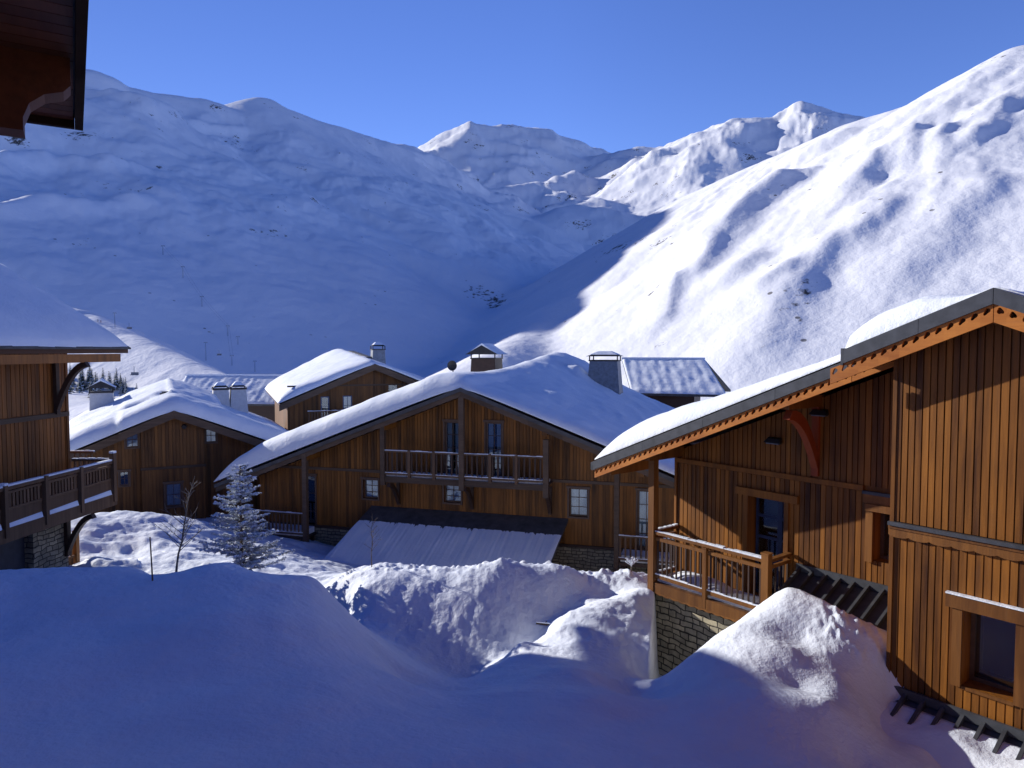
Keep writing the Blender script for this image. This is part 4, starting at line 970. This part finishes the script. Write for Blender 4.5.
sheet_holes(m, -5.3, 6.1, -8.8, lambda x: dtop(x) - .25, 14.9, .1, xs=(0,)); m.build('wall', W_B, dt)
BLUE = plain('shutter_blue', (.05, .09, .20), .6)
window(dt, *dh[0], .9, 1, 3, frame=.07, deep=.06, mat_f=BLUE, name='balcony_door', curtain=False)
window(dt, *dh[1], .9, 2, 3, frame=.07, deep=.06, mat_f=BLUE, name='balcony_door'); window(dt, *dh[2], .9, 1, 1, frame=.06, deep=.06, curtain=False)
m = MB(); m.box(-4.25, -.7, .05, .85, -5.07, -4.92); bb = m.build('balcony', W_GREY, dt)
railing(bb, (-4.25, .08), (-.7, .08), -4.92, -3.86, nbal=20, bal=(.08, .035), double=False)
MB().box(-5.4, 6.2, .82, .89, -2.36, -2.26).build('string_board', W_GREY, dt)
droof = roof_deck(dt, [(-5.9, dtop(-5.9), 0, ZD, .12), (0, ZD, 6.8, dtop(6.8), .12)], 18.2, .16, W_SOFF)
m = MB()
for xa, xb in ((-5.95, -.003), (.003, 6.85)):
    f = dtop
    m.hexa([(xa, 0, f(xa) - .38), (xb, 0, f(xb) - .38), (xb, .118, f(xb) - .38), (xa, .118, f(xa) - .38), (xa, 0, f(xa) + .02), (xb, 0, f(xb) + .02), (xb, .118, f(xb) + .02), (xa, .118, f(xa) + .02)], .5)
m.build('fascia', W_GREY, droof)
snow_slab('roof_snow', droof, lambda x: ZD - sdd * math.sqrt(x * x + .2) + .12, -6.0, 6.9, .04, 18.1, .60, r=1.1, step=.2, seed=18, extra=lambda X, Y: np.exp(-(X / 3.0) ** 2) * (.75 * np.clip(Y / 14, 0, 1) - .25) - .15 * (X > 0))
chimney(droof, 1.55, 7.0, -1.6, 1.05, 1.0, 1.6, .85, METAL_L, hatw=1.1)
m = MB(); m.beam((.45, 4.5, -.55), (.42, 12.5, -.12), .4, .12); m.build('ridge_cap', SLATE, droof)

# ================================================================== two slate-roofed chalets further back
def slate_house(label, ridge_l, ridge_r, eave_l, eave_r, Yr, Ye, zb=-9, wmat=None):
    """roof slope facing the village, given by its ridge and eave"""
    a = Vector(at(*ridge_l, Yr[0])); b = Vector(at(*ridge_r, Yr[1])); ex = (b - a); ex.z = 0; L = ex.length; ex.normalize()
    ey = Vector((-ex.y, ex.x, 0)); o = thing('chalet', label, 'house', (a.x, a.y, 0), (ex.x, ex.y))
    e1 = Vector(at(*eave_l, Ye[0])) - a; e2 = Vector(at(*eave_r, Ye[1])) - a
    x1, y1 = e1.dot(ex), e1.dot(ey); x2, y2 = e2.dot(ex), e2.dot(ey); zr = (a.z + b.z) / 2; ze = (e1.z + e2.z) / 2 + a.z
    y1 = y2 = (y1 + y2) / 2; dz = zr - ze
    m = MB()
    m.hexa([(x1, y1, ze - .15), (x2, y2, ze - .15), (L, 0, zr - .15), (0, 0, zr - .15), (x1, y1, ze), (x2, y2, ze), (L, 0, zr), (0, 0, zr)])
    m.hexa([(0, 0, zr - .15), (L, 0, zr - .15), (x2, -y2, ze - .15), (x1, -y1, ze - .15), (0, 0, zr), (L, 0, zr), (x2, -y2, ze), (x1, -y1, ze)])
    rf = m.build('roof', SLATE, o)
    w0, w1 = max(0, x1) + .5, min(L, x2) - .5
    w = MB(); yy = y1 + .6
    w.prism_x([(yy, zb), (-yy, zb), (-yy, ze + .05), (0, zr - .3), (yy, ze + .05)], w0, w1); w.build('wall', wmat or W_B, o)
    # thin snow lying in tile courses
    nx, ny = 90, 36; v = []; f = []
    for i in range(ny + 1):
        for j in range(nx + 1):
            t = i / ny; u = j / nx; xx = (L * u) * (1 - t) + (x1 + (x2 - x1) * u) * t
            q = .10 + .012 * math.sin(u * L * 9.0 + 3 * t) + .018 * (i % 3 == 0) + .015 * float(gnoise(np.array([u * L * 3.0]), np.array([t * 12]), 6)[0]) + .05 * float(gnoise(np.array([u * L * 1.2]), np.array([t * 5]), 4)[0])
            q *= min(1, u / .012, (1 - u) / .012, (1 - t) / .03 + .1)
            v.append((xx, y1 * t, zr + (ze - zr) * t + .01 + q))
    for i in range(ny):
        for j in range(nx): k = i * (nx + 1) + j; f.append((k, k + 1, k + nx + 2, k + nx + 1))
    me = bpy.data.meshes.new('roof_snow'); me.from_pydata(v, [], f); me.polygons.foreach_set('use_smooth', [True] * len(f)); me.materials.append(SNOW_R)
    s = bpy.data.objects.new('roof_snow', me); col.objects.link(s); s.parent = rf
    MB().beam((0, 0, zr + .08), (L, 0, zr + .08), .25, .16).build('ridge_cap', SNOW_R, rf)
    return o
slate_house('low chalet roof with snow-dusted slates between the two white chimneys and the white slope', (186, 378), (316, 374), (172, 404), (302, 404), (68, 66), (64, 62), wmat=W_DARK)
slate_house('slate-roofed chalet behind the central chalet right of its metal chimney', (622, 361), (705, 358), (632, 402), (727, 386), (54, 52), (50.5, 48.0), wmat=W_DARK)

# ================================================================== L: chalet at the left edge
LR = 4.05
def ltop(y): return .06 + (min(y, LR) - .3) * .60 - max(0, y - LR) * .60
Lf = Frame(560, (-11.878, 21.0))
lt = Lf.thing('chalet', 'dark chalet at the left edge with a snow-lined balcony on a stone base')
m = MB(); lh = [(-3.4, -2.2, -6.9, -4.85)]
planks(m, -12, -.12, -1.80, lambda x: .0, 1.30, (), .15); planks(m, -12, -.12, -4.4, lambda x: -1.95, 1.316, (), .15)
sheet_holes(m, -12, -.12, -4.4, lambda x: .0, 1.34, .15)
m.box(-.16, -.06, 1.28, 1.5, -4.4, .0, .3)
sw = lambda p: (-.12 - p[1], p[0], p[2])
planks(m, 1.5, 6.8, -7.5, lambda q: ltop(q) - .3, -.02, (), .15, swap=sw)
sheet_holes(m, 1.5, 6.8, -7.5, lambda q: ltop(q) - .3, .0, .15, swap=sw, xs=(LR,))
m.build('wall', W_L, lt)
MB().box(-12, -.1, 1.24, 1.33, -1.95, -1.82).build('string_board', W_GREY, lt)
m = MB(); sheet_holes(m, -12, -.9, -9, lambda x: -4.62, .85, .5, lh); m.box(-.9, -.86, .85, 10, -9, -4.62); m.build('stone_base', STONE_D, lt)
MB().box(-3.4, -2.2, 1.1, 1.15, -6.9, -4.85).build('door', plain('door_dark', (.03, .035, .05), .6), lt)
# roof
m = MB()
m.hexa([(-13, .3, -.14 + .04), (1.36, .3, -.14 + .04), (1.36, LR, ltop(LR) - .2), (-13, LR, ltop(LR) - .2), (-13, .3, .04), (1.36, .3, .04), (1.36, LR, ltop(LR)), (-13, LR, ltop(LR))])
m.hexa([(-13, LR, ltop(LR) - .2), (1.36, LR, ltop(LR) - .2), (1.36, 7.8, -.14), (-13, 7.8, -.14), (-13, LR, ltop(LR)), (1.36, LR, ltop(LR)), (1.36, 7.8, .04), (-13, 7.8, .04)])
lroof = m.build('roof', W_SOFF, lt)
m = MB(); m.box(-13, 1.0, .32, .52, -.36, -.12); m.build('purlin', W_L, lroof)
m = MB(); x = -13
while x < 1.36:
    w = min(random.uniform(.55, .9), 1.36 - x + .001); m.hexa([(x, .20, .02), (x + w, .20, .02), (x + w, .9, .4), (x, .9, .4), (x, .20, .07), (x + w - .01, .20, .07 + random.uniform(-.02, .03)), (x + w - .01, .9, .48), (x, .9, .46)]); x += w
m.build('slate_edge', SLATE, lroof)
v_ = snow_slab('roof_snow', lroof, lambda x: 0, .24, 7.7, -1.34, 13.0, .42, r=1.3, step=.15, seed=25, noise=.18)
for q in v_.data.vertices:
    x, y, z = q.co; q.co = (-y, x, ltop(x) + z + .05)
v_.data.flip_normals()
brk(lroof, -.62, 1.28, -.30, .95, 1.35, W_DARK, .14)
# balcony
m = MB(); m.box(-12, 0.05, .03, 1.28, -4.55, -4.40); m.box(-12, 0.06, -.06, .03, -4.62, -4.28)
lb = m.build('balcony', W_RAIL, lt)
def panel(x0, x1):
    m = MB(); m.box(x0, x1, -.07, .06, -3.36, -3.28, .4); m.box(x0 + .05, x1 - .05, -.03, .03, -3.46, -3.40, .6); m.box(x0 + .05, x1 - .05, -.03, .03, -3.86, -3.80, .6)
    m.box(x0 + .03, x1 - .03, -.01, .02, -4.20, -3.87, .3)
    n = 9
    for k in range(n):
        xx = x0 + .08 + (x1 - x0 - .16) * (k + .5) / n; m.box(xx - .035, xx + .035, -.015, .015, -3.80, -3.46)
    o = m.build('railing', W_RAIL, lb)
    MB().box(x0, x1, -.06, .05, -3.278, -3.235).build('snow_line', SNOW_R, o); s = MB(); s.hexa([(x0 + .06, -.058, -4.275), (x1 - .06, -.058, -4.275), (x1 - .06, -.012, -4.275), (x0 + .06, -.012, -4.275), (x0 + .06, -.03, -4.20), (x1 - .06, -.03, -4.16), (x1 - .06, -.012, -4.14), (x0 + .06, -.012, -4.18)])
    s.build('snow_line', SNOW_R, o)
xs_ = [-.05, -1.5, -2.85, -4.2, -5.6, -7.0, -8.4]
for a, b in zip(xs_[1:], xs_[:-1]): panel(a + .06, b - .06)
for i, x in enumerate(xs_):
    t = .11 if i else .14; o = MB().box(x - t / 2, x + t / 2, -.10, .04, -4.5, -3.24 if i else -3.06).build('post', W_RAIL, lb)
    if i in (0, 3):
        MB().box(x - t / 2, x + t / 2, -.10, .04, (-3.058 if i == 0 else -3.238), (-3.0 if i == 0 else -3.18)).build('snow_line', SNOW_R, o)
railing(lb, (.0, .1), (.0, 1.25), -4.4, -3.25, nbal=8, bal=(.07, .03), double=False)
brk(lb, -.95, .84, -4.63, .8, 1.1, W_DARK, .16)
# far return of the balcony
railing(lb, (1.2, 1.4), (1.2, 3.2), -4.4, -3.2, nbal=10, bal=(.07, .03), double=False)
MB().box(.0, 1.25, 1.3, 3.2, -4.52, -4.40).build('balcony_floor', W_RAIL, lb)

# small timber gate beside the stone base
g = thing('wooden_gate', 'small orange wooden gate standing behind the stone base of the left chalet', 'gate', at(77, 585, 21.6)[:2] + (-6.9,), Lf.ex)
m = MB(); m.box(-.07, .07, -.07, .07, 0, 1.35); m.build('post', W_POST, g)
m = MB(); m.box(-1.2, -.08, -.03, .03, 1.05, 1.13); m.box(-1.2, -.08, -.03, .03, .55, .62)
for k in range(5): m.beam((-1.1 + k * .22, 0, .62), (-1.0 + k * .22, 0, 1.05), .03, .05)
m.build('railing', W_POST, g)
m = MB(); planks(m, -1.2, -.08, -.3, lambda x: .54, 0, (), .12); m.build('board_panel', W_POST, g)

# ================================================================== our own building: roof corner overhead at left
A = Frame(-74, (0, 0))
H = 1.62
cx, cz = A.xz(83, 128, 0)
p = at(83, 128, H / ((350 - 128) / F) * 1.0)
ex = (-0.617 / math.hypot(.617, 1), 1 / math.hypot(.617, 1))        # along the eave, away from the camera
ot = thing('building_eave', 'dark timber roof corner jutting in at top left with a scalloped beam end', 'building', (p[0], p[1], 0), ex)
# local x runs away along the eave (corner at 0), local y to the left (into the building)
zc = p[2]
m = MB(); y = .06
while y < 8: m.box(-9, -.05, y, y + .13, zc + .03, zc + .06); y += .14
m = MB(); x = -9
while x < -.06:
    m.box(x, min(x + .118, -.055), .06, 5.2, zc + .03, zc + .055); x += .125
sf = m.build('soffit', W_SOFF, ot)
m = MB(); m.hexa([(-9, 0, zc + .06), (0, 0, zc + .06), (0, 5.2, zc + .06), (-9, 5.2, zc + .06), (-9, 0, zc + .25), (0, 0, zc + .25), (0, 5.2, zc + .25), (-9, 5.2, zc + .25)])
rf = m.build('roof', METAL, ot)
snow_slab('roof_snow', rf, lambda x: zc + .25, -9, -.25, .3, 5.1, .30, r=.4, step=.3, seed=3)
m = MB(); m.box(-9, .0, 0, .05, zc - .02, zc + .24); m.box(-.05, 0, .052, 5.2, zc - .02, zc + .24); m.build('fascia', plain('wood_eave_shade', (.02, .012, .009), .9, spec=.1), ot)  # fascia wood darkened so its colour carries the shadow under the eave
m = MB(); q = [(.075, zc + .03), (.075, zc - .12), (.11, zc - .16), (.20, zc - .19), (.27, zc - .25), (.30, zc - .33), (.30, zc - .40), (5.0, zc - .40), (5.0, zc + .03)]
m.prism_x(q, -1.30, -1.12)
m.build('purlin', W_SOFF, ot)
m = MB(); m.box(-16, -1.7, 1.9, 2.1, -7, zc + .02); m.box(-1.9, -1.7, 2.1, 5.2, -7, zc + .02); m.build('wall', W_L, ot)

m = MB(); m.box(-10.2, -10.0, -10, 2.1, -7, 5.5); m.build('wall', W_L, ot)  # wing wall added unseen behind the camera to block low sky and bounce light

# ================================================================== snow-frosted spruce in the yard
FROST = snow_mat('frost', 20, .01, .3, 4)
NEEDLE_F = plain('frosted_needles', (.34, .37, .39), .8, var=.5, scale=9)
NEEDLE = plain('needles', (.035, .06, .03), .8, var=.4, scale=9)
BARK = plain('bark', (.12, .09, .07), .9, var=.4, scale=12)
BARK_P = plain('bark_pale', (.20, .17, .14), .9, var=.3, scale=12)
def spruce(px, py_top, Y, zb, spread=1.0, seed=3):
    rnd = random.Random(seed); top = at(px, py_top, Y); base = (top[0], Y, zb)
    t = thing('spruce_tree', 'small frosted spruce standing behind the shaded snow bank', 'tree', base)
    H_ = top[2] - zb; tr = MB(); tr.tube((0, 0, -.3), (0, 0, H_ * .6), .055, .035, 7); tr.tube((0, 0, H_ * .6), (0, 0, H_), .035, .008, 6); tr.build('trunk', BARK, t)
    bm_, nd, sn = MB(), MB(), MB()
    z = .9
    while z < H_ - .08:
        f = 1 - z / H_; L0 = spread * (1.55 * f ** .8 + .12); n = rnd.randint(7, 11)
        for k in range(n):
            a = rnd.uniform(0, 2 * math.pi); L = L0 * rnd.uniform(.45, 1.15); ca, sa = math.cos(a), math.sin(a)
            pts = []; z_keep = z; z = z + rnd.uniform(-.09, .09)
            for q in range(7):
                u = q / 6; pts.append(Vector((ca * L * u, sa * L * u, z + L * (.42 * u - .62 * u * u + .45 * u ** 3))))
            z = z_keep
            for q in range(6): bm_.tube(pts[q], pts[q + 1], .012 * (1 - q / 7), .012 * (1 - (q + 1) / 7), 4, False)
            m_ = int(14 + 42 * L)
            for w in range(m_):
                u = rnd.uniform(.12, 1.0); i = min(5, int(u * 6)); p = pts[i].lerp(pts[i + 1], u * 6 - i)
                side = rnd.choice((-1, 1)); tw = Vector((-sa * side, ca * side, rnd.uniform(-.5, .35))) * rnd.uniform(.4, 1) + Vector((ca, sa, 0)) * rnd.uniform(.4, 1.1); tw.normalize()
                l = rnd.uniform(.07, .20) * (1.15 - .5 * u) * (.6 + .6 * f); q_ = p + tw * l
                up = Vector((0, 0, 1)); r_ = tw.cross(up).normalized() * .016
                nd.face([p - r_ * .9, q_ - r_ * .3, q_ + r_ * .3, p + r_ * .9], rnd.random())
                for s_ in range(5):
                    c_ = p.lerp(q_, rnd.uniform(.2, 1)); d_ = Vector((rnd.uniform(-1, 1), rnd.uniform(-1, 1), rnd.uniform(-.6, .6))).normalized() * rnd.uniform(.03, .06)
                    v_ = d_.cross(up).normalized() * .006; nd.face([c_ - v_, c_ + d_ * .98, c_ + v_], rnd.random())
                if rnd.random() < .93:
                    o_ = Vector((0, 0, .010)); w_ = r_ * rnd.uniform(1.0, 2.2); m2 = p.lerp(q_, .55)
                    sn.face([p + o_ - w_ * .5, m2 + o_ * 2 - w_, q_ + o_, m2 + o_ * 2 + w_]); sn.face([p + o_ - w_ * .5, m2 - w_, q_ + o_ * .2, q_ + o_, m2 + o_ * 2])
                    if rnd.random() < .35:
                        h = rnd.uniform(.015, .032); c_ = m2 + o_
                        sn.hexa([c_ + Vector((-h, -h, -h * .3)), c_ + Vector((h, -h, -h * .3)), c_ + Vector((h, h, -h * .3)), c_ + Vector((-h, h, -h * .3)), c_ + Vector((-h * .5, -h * .5, h)), c_ + Vector((h * .5, -h * .5, h)), c_ + Vector((h * .5, h * .5, h)), c_ + Vector((-h * .5, h * .5, h))])
        z += rnd.uniform(.10, .17)
    c = bm_.build('branches', BARK, t, recalc=False); nd.build('needles', NEEDLE_F, c, recalc=False); sn.build('frost', FROST, c, recalc=False)
    return t
spruce(240, 466, 17.6, gz(at(240, 560, 17.6)[0], 17.6), spread=.86)

def sapling(name, label, cat, px, py_top, py_base, Y, lean=0, r=.018, nb=10, bl=.6, seed=1, mat_=None, y0=None, group=None, frost=False):
    rnd = random.Random(seed); b = at(px, py_base, Y); tp = at(px + lean, py_top, Y); g = gz(b[0], Y)
    t = thing(name, label, cat, (b[0], Y, g), group=group); T = Vector(tp) - Vector((b[0], Y, g)); m = MB(); K = 8; pts = []
    for k in range(K + 1):
        u = k / K; pts.append(Vector((T.x * u ** 1.2 + .02 * rnd.uniform(-1, 1), .03 * rnd.uniform(-1, 1), T.z * u - (.15 if k == 0 else 0))))
    for k in range(K): m.tube(pts[k], pts[k + 1], r * (1 - .85 * k / K), r * (1 - .85 * (k + 1) / K), 6, False)
    m.build('trunk', mat_ or BARK_P, t)
    br = MB(); fr = MB()
    for k in range(nb):
        u = rnd.uniform(.25, .92); i = min(K - 1, int(u * K)); p = pts[i].lerp(pts[i + 1], u * K - i); a = rnd.uniform(0, 2 * math.pi); L = bl * (1.1 - u) * rnd.uniform(.6, 1.2)
        d = Vector((math.cos(a), math.sin(a), rnd.uniform(.7, 1.3))).normalized(); q = p + d * L; br.tube(p, q, r * .35, r * .1, 4, False)
        if frost: fr.beam(p + Vector((0, 0, r * .4)), q + Vector((0, 0, r * .4)), r * 1.1, r * .9)
        for w in range(3):
            s_ = p.lerp(q, rnd.uniform(.3, .9)); d2 = (d + Vector((rnd.uniform(-1, 1), rnd.uniform(-1, 1), rnd.uniform(-.3, .8))) * .8).normalized(); e_ = s_ + d2 * L * .35
            br.tube(s_, e_, r * .18, r * .07, 3, False)
            if frost: fr.beam(s_, e_, r * .7, r * .7)
    br.build('branches', mat_ or BARK_P, t, recalc=False)
    if frost and fr.f: fr.build('frost', FROST, t)
    return t
sapling('bare_tree', 'thin bare young tree standing left of the frosted spruce', 'tree', 176, 476, 585, 19.2, lean=18, r=.035, nb=30, bl=1.1, seed=4)
sapling('shrub', 'small twiggy bush poking from the snow below the bare young tree', 'shrub', 168, 572, 584, 14.2, r=.012, nb=14, bl=.4, seed=8)
sapling('shrub', 'dry weeds in front of the left corner of the central shed roof', 'shrub', 372, 508, 566, 17.4, r=.014, nb=16, bl=.55, seed=9, mat_=BARK)
sapling('shrub', 'tiny frosted plant on the snow bank near the right chalet porch post', 'shrub', 631, 560, 578, 17.2, r=.02, nb=14, bl=.35, seed=10, frost=True)
b = at(154, 612, 11.3); g = gz(b[0], 11.3); tp = at(150, 537, 11.3)
t = thing('marker_stake', 'thin leaning stake stuck in the shaded snow at left', 'stake', (b[0], 11.3, g))
MB().tube((0, 0, -.3), (tp[0] - b[0], 0, tp[2] - g), .014, .010, 6).build('pole', BARK, t)
b = drop(546, 626, 12.9, 18); t = thing('branch', 'dark broken branch lying in the snow bank at centre', 'branch', b)
m = MB(); m.tube((-.22, 0, .06), (.10, 0, .02), .022, .028, 6); m.tube((.06, 0, .02), (.16, 0, -.14), .03, .02, 6); m.tube((-.05, 0, .03), (.02, .02, .1), .016, .01, 5); m.build('wood', W_DARK, t)
MB().tube((-.21, 0, .085), (.10, 0, .05), .014, .018, 6).build('snow_line', FROST, t)

# ================================================================== conifers on the slope behind the left chalet
rnd = random.Random(11)
def conifer():
    t = thing('conifer', 'dark snow-dusted conifer in the small wood above the left balcony', 'tree', (0, 0, 0), group='conifers in the small wood behind the left chalet')
    MB().tube((0, 0, -1), (0, 0, 6.4), .14, .03, 6).build('trunk', BARK, t)
    cr = MB(); sn = MB(); z = .7
    while z < 6.6:
        f = 1 - z / 6.8; R_ = .25 + 1.75 * f; n = 12
        for k in range(n):
            a = 2 * math.pi * (k + rnd.random()) / n; L = R_ * rnd.uniform(.6, 1.1); w = .30 * R_ + .1; ca, sa = math.cos(a), math.sin(a)
            tip = (ca * L, sa * L, z - .42 * L + .1); l = (-sa * w * .5 + ca * L * .45, ca * w * .5 + sa * L * .45, z - .1 * L); r_ = (sa * w * .5 + ca * L * .45, -ca * w * .5 + sa * L * .45, z - .1 * L)
            cr.face([(0, 0, z + .12), l, tip, r_], rnd.random())
            if rnd.random() < .42: sn.face([(ca * L * .4, sa * L * .4, z + .03), (l[0], l[1], l[2] + .05), (tip[0] * .97, tip[1] * .97, tip[2] + .06), (r_[0], r_[1], r_[2] + .05)])
        z += rnd.uniform(.28, .42)
    c = cr.build('crown', NEEDLE, t, recalc=False); sn.build('snow_dusting', FROST, c, recalc=False)
    return t
def copy_tree(o, parent=None):
    c = o.copy(); col.objects.link(c); c.parent = parent
    for ch in [q for q in list(bpy.data.objects) if q.parent == o]: copy_tree(ch, c)
    return c
c0 = conifer()
spots = []
for k in range(46):
    px = rnd.uniform(62, 152); spots.append((px, 374 + .24 * (px - 62) + rnd.uniform(0, 20)))
for i, (px, py) in enumerate(spots):
    f = (px - 62) / 90; X, Y, g = drop(px, py, 120, 1000, 900)
    if Y > 420: X, Y, g = drop(px, 396 + 12 * f, 120, 420, 900)
    o = c0 if i == 0 else copy_tree(c0)
    s = rnd.uniform(.7, 1.15) * (1.1 - .35 * f) * min(1.6, Y / 230); o.location = (X, Y, g - .3); o.scale = (s, s, s); o.rotation_euler = (0, 0, rnd.uniform(0, 6.28))

# ================================================================== chairlift on the left slope
LIFT = plain('lift_steel', (.16, .18, .22), .5, .4)
def pylon(px, pb, pt, lattice=False, label='', group=None):
    g = drop(px, pb, 200, 2400, 1500); h = max(5.0, (pb - pt) / 710 * g[1])
    t = thing('lift_pylon', label, 'pylon', g, group=group); w = max(.28, .0006 * g[1])
    m = MB(); m.tube((0, 0, -1), (0, 0, h), w * .62, w * .45, 8); m.build('mast', LIFT, t)
    m = MB(); m.box(-w * 4, w * 4, -w * .4, w * .4, h - w * .4, h + w * .4); m.build('crossarm', LIFT, t)
    for s in (-1, 1): m = MB(); m.box(s * w * 3.6 - w * .3, s * w * 3.6 + w * .3, -w * 2, w * 2, h - w * 1.2, h - w * .42); m.build('sheave', LIFT, t)
    return g[0], g[1], g[2] + h, w
tops = []
for (px, pb, pt, lb_) in [(232, 366, 356, 'lowest lift pylon just above the white chimneys'), (206, 361, 343, 'tall lift pylon left of the close pair on the lower left slope'), (228, 336, 326, 'lift pylon right of the lattice mast on the left slope'),
        (202, 307, 297, 'lift pylon in the middle of the left slope'), (183, 278, 267, 'second highest lift pylon on the shaded left slope'), (163, 255, 246, 'highest lift pylon on the shaded left slope'),
        (115, 328, 313, 'lift pylon at the crest of the pale piste shoulder'), (255, 372, 361, 'small lift pylon right of the white chimneys'), (238, 345, 337, 'short lift pylon above the slate roof at left')]:
    tops.append(pylon(px, pb, pt, label=lb_))
def chair(x, y, z, s, label):
    t = thing('lift_chair', label, 'chairlift', (x, y, z)); 
    MB().tube((0, 0, 0), (0, 0, -2.0 * s), .09 * s, .09 * s, 6).build('hanger', LIFT, t)
    m = MB(); m.box(-1.1 * s, 1.1 * s, -.3 * s, .3 * s, -2.7 * s, -2.5 * s); m.build('seat', LIFT, t)
    m = MB(); m.box(-1.1 * s, 1.1 * s, .3 * s, .38 * s, -2.5 * s, -1.8 * s); m.build('backrest', LIFT, t)
    return t
order = [0, 2, 3, 4, 5]
for a, b in zip(order[:-1], order[1:]):
    p, q = tops[a], tops[b]
    m = MB()
    for s in (-1, 1):
        prev = None
        for k in range(9):
            u = k / 8; sag = 4 * u * (1 - u) * .02 * abs(q[1] - p[1]); P_ = (p[0] + (q[0] - p[0]) * u + s * 3.2 * (p[3] + (q[3] - p[3]) * u), p[1] + (q[1] - p[1]) * u, p[2] + (q[2] - p[2]) * u - sag)
            if prev: m.tube(prev, P_, .07, .07, 4, False)
            prev = P_
    o = m.build('lift_cable', LIFT, None, recalc=False); tag(o, {0: 'pair of lift cables on the lowest span above the chimneys', 2: 'pair of lift cables on the second span of the left slope', 3: 'pair of lift cables on the third span of the left slope', 4: 'pair of lift cables on the top span of the left slope'}[a], 'cable')
for (px, py, Y, s, lb_) in [(134, 366, 330, 1.6, 'hanging lift chair above the dark conifer wood'), (129, 323, 420, 1.3, 'hanging lift chair right of the shoulder pylon'), (219, 350, 420, 1.2, 'hanging lift chair between the two lowest pylons')]:
    p = at(px, py, Y); chair(p[0], p[1], p[2], s, lb_)
# three skiers on the shoulder of the piste
JACK = [plain('jacket_dark', (.03, .03, .05), .7), plain('jacket_red', (.25, .03, .03), .7), plain('trousers', (.02, .02, .025), .7)]
SKIN = plain('skin', (.5, .3, .22), .6)
def skier(px, py, label, jm, seed):
    g = drop(px, py, 250, 900, 1500); t = thing('person', label, 'person', (g[0], g[1], g[2] + .05))
    me = bpy.data.meshes.new('body'); V_ = [(0, 0, .95), (0, 0, 1.2), (0, -.05, 1.45), (0, -.06, 1.58), (0, -.08, 1.75), (.1, 0, .9), (.16, -.15, .5), (.16, -.02, .08), (-.1, 0, .9), (-.16, -.15, .5), (-.16, -.02, .08), (.2, -.05, 1.42), (.34, -.15, 1.15), (.3, -.4, 1.05), (-.2, -.05, 1.42), (-.34, -.15, 1.15), (-.3, -.4, 1.05)]
    E_ = [(0, 1), (1, 2), (2, 3), (3, 4), (0, 5), (5, 6), (6, 7), (0, 8), (8, 9), (9, 10), (2, 11), (11, 12), (12, 13), (2, 14), (14, 15), (15, 16)]
    me.from_pydata(V_, E_, []); o = bpy.data.objects.new('body', me); col.objects.link(o); o.parent = t; me.materials.append(jm)
    md = o.modifiers.new('skin', 'SKIN'); R_ = [.17, .17, .19, .08, .13, .11, .09, .07, .11, .09, .07, .09, .06, .05, .09, .06, .05]
    for i, r_ in enumerate(R_): me.skin_vertices[0].data[i].radius = (r_, r_)
    me.skin_vertices[0].data[0].use_root = True; o.modifiers.new('sub', 'SUBSURF').levels = 1
    for s in (-1, 1): MB().box(s * .16 - .05, s * .16 + .05, -.9, .8, -.02, .02).build('ski', JACK[2], t)
skier(98, 322, 'left skier of the two on the pale shoulder of the piste', JACK[0], 1); skier(101, 323, 'right skier of the two on the pale shoulder of the piste', JACK[1], 2); skier(77, 398, 'lone skier below the conifer wood', JACK[0], 3)
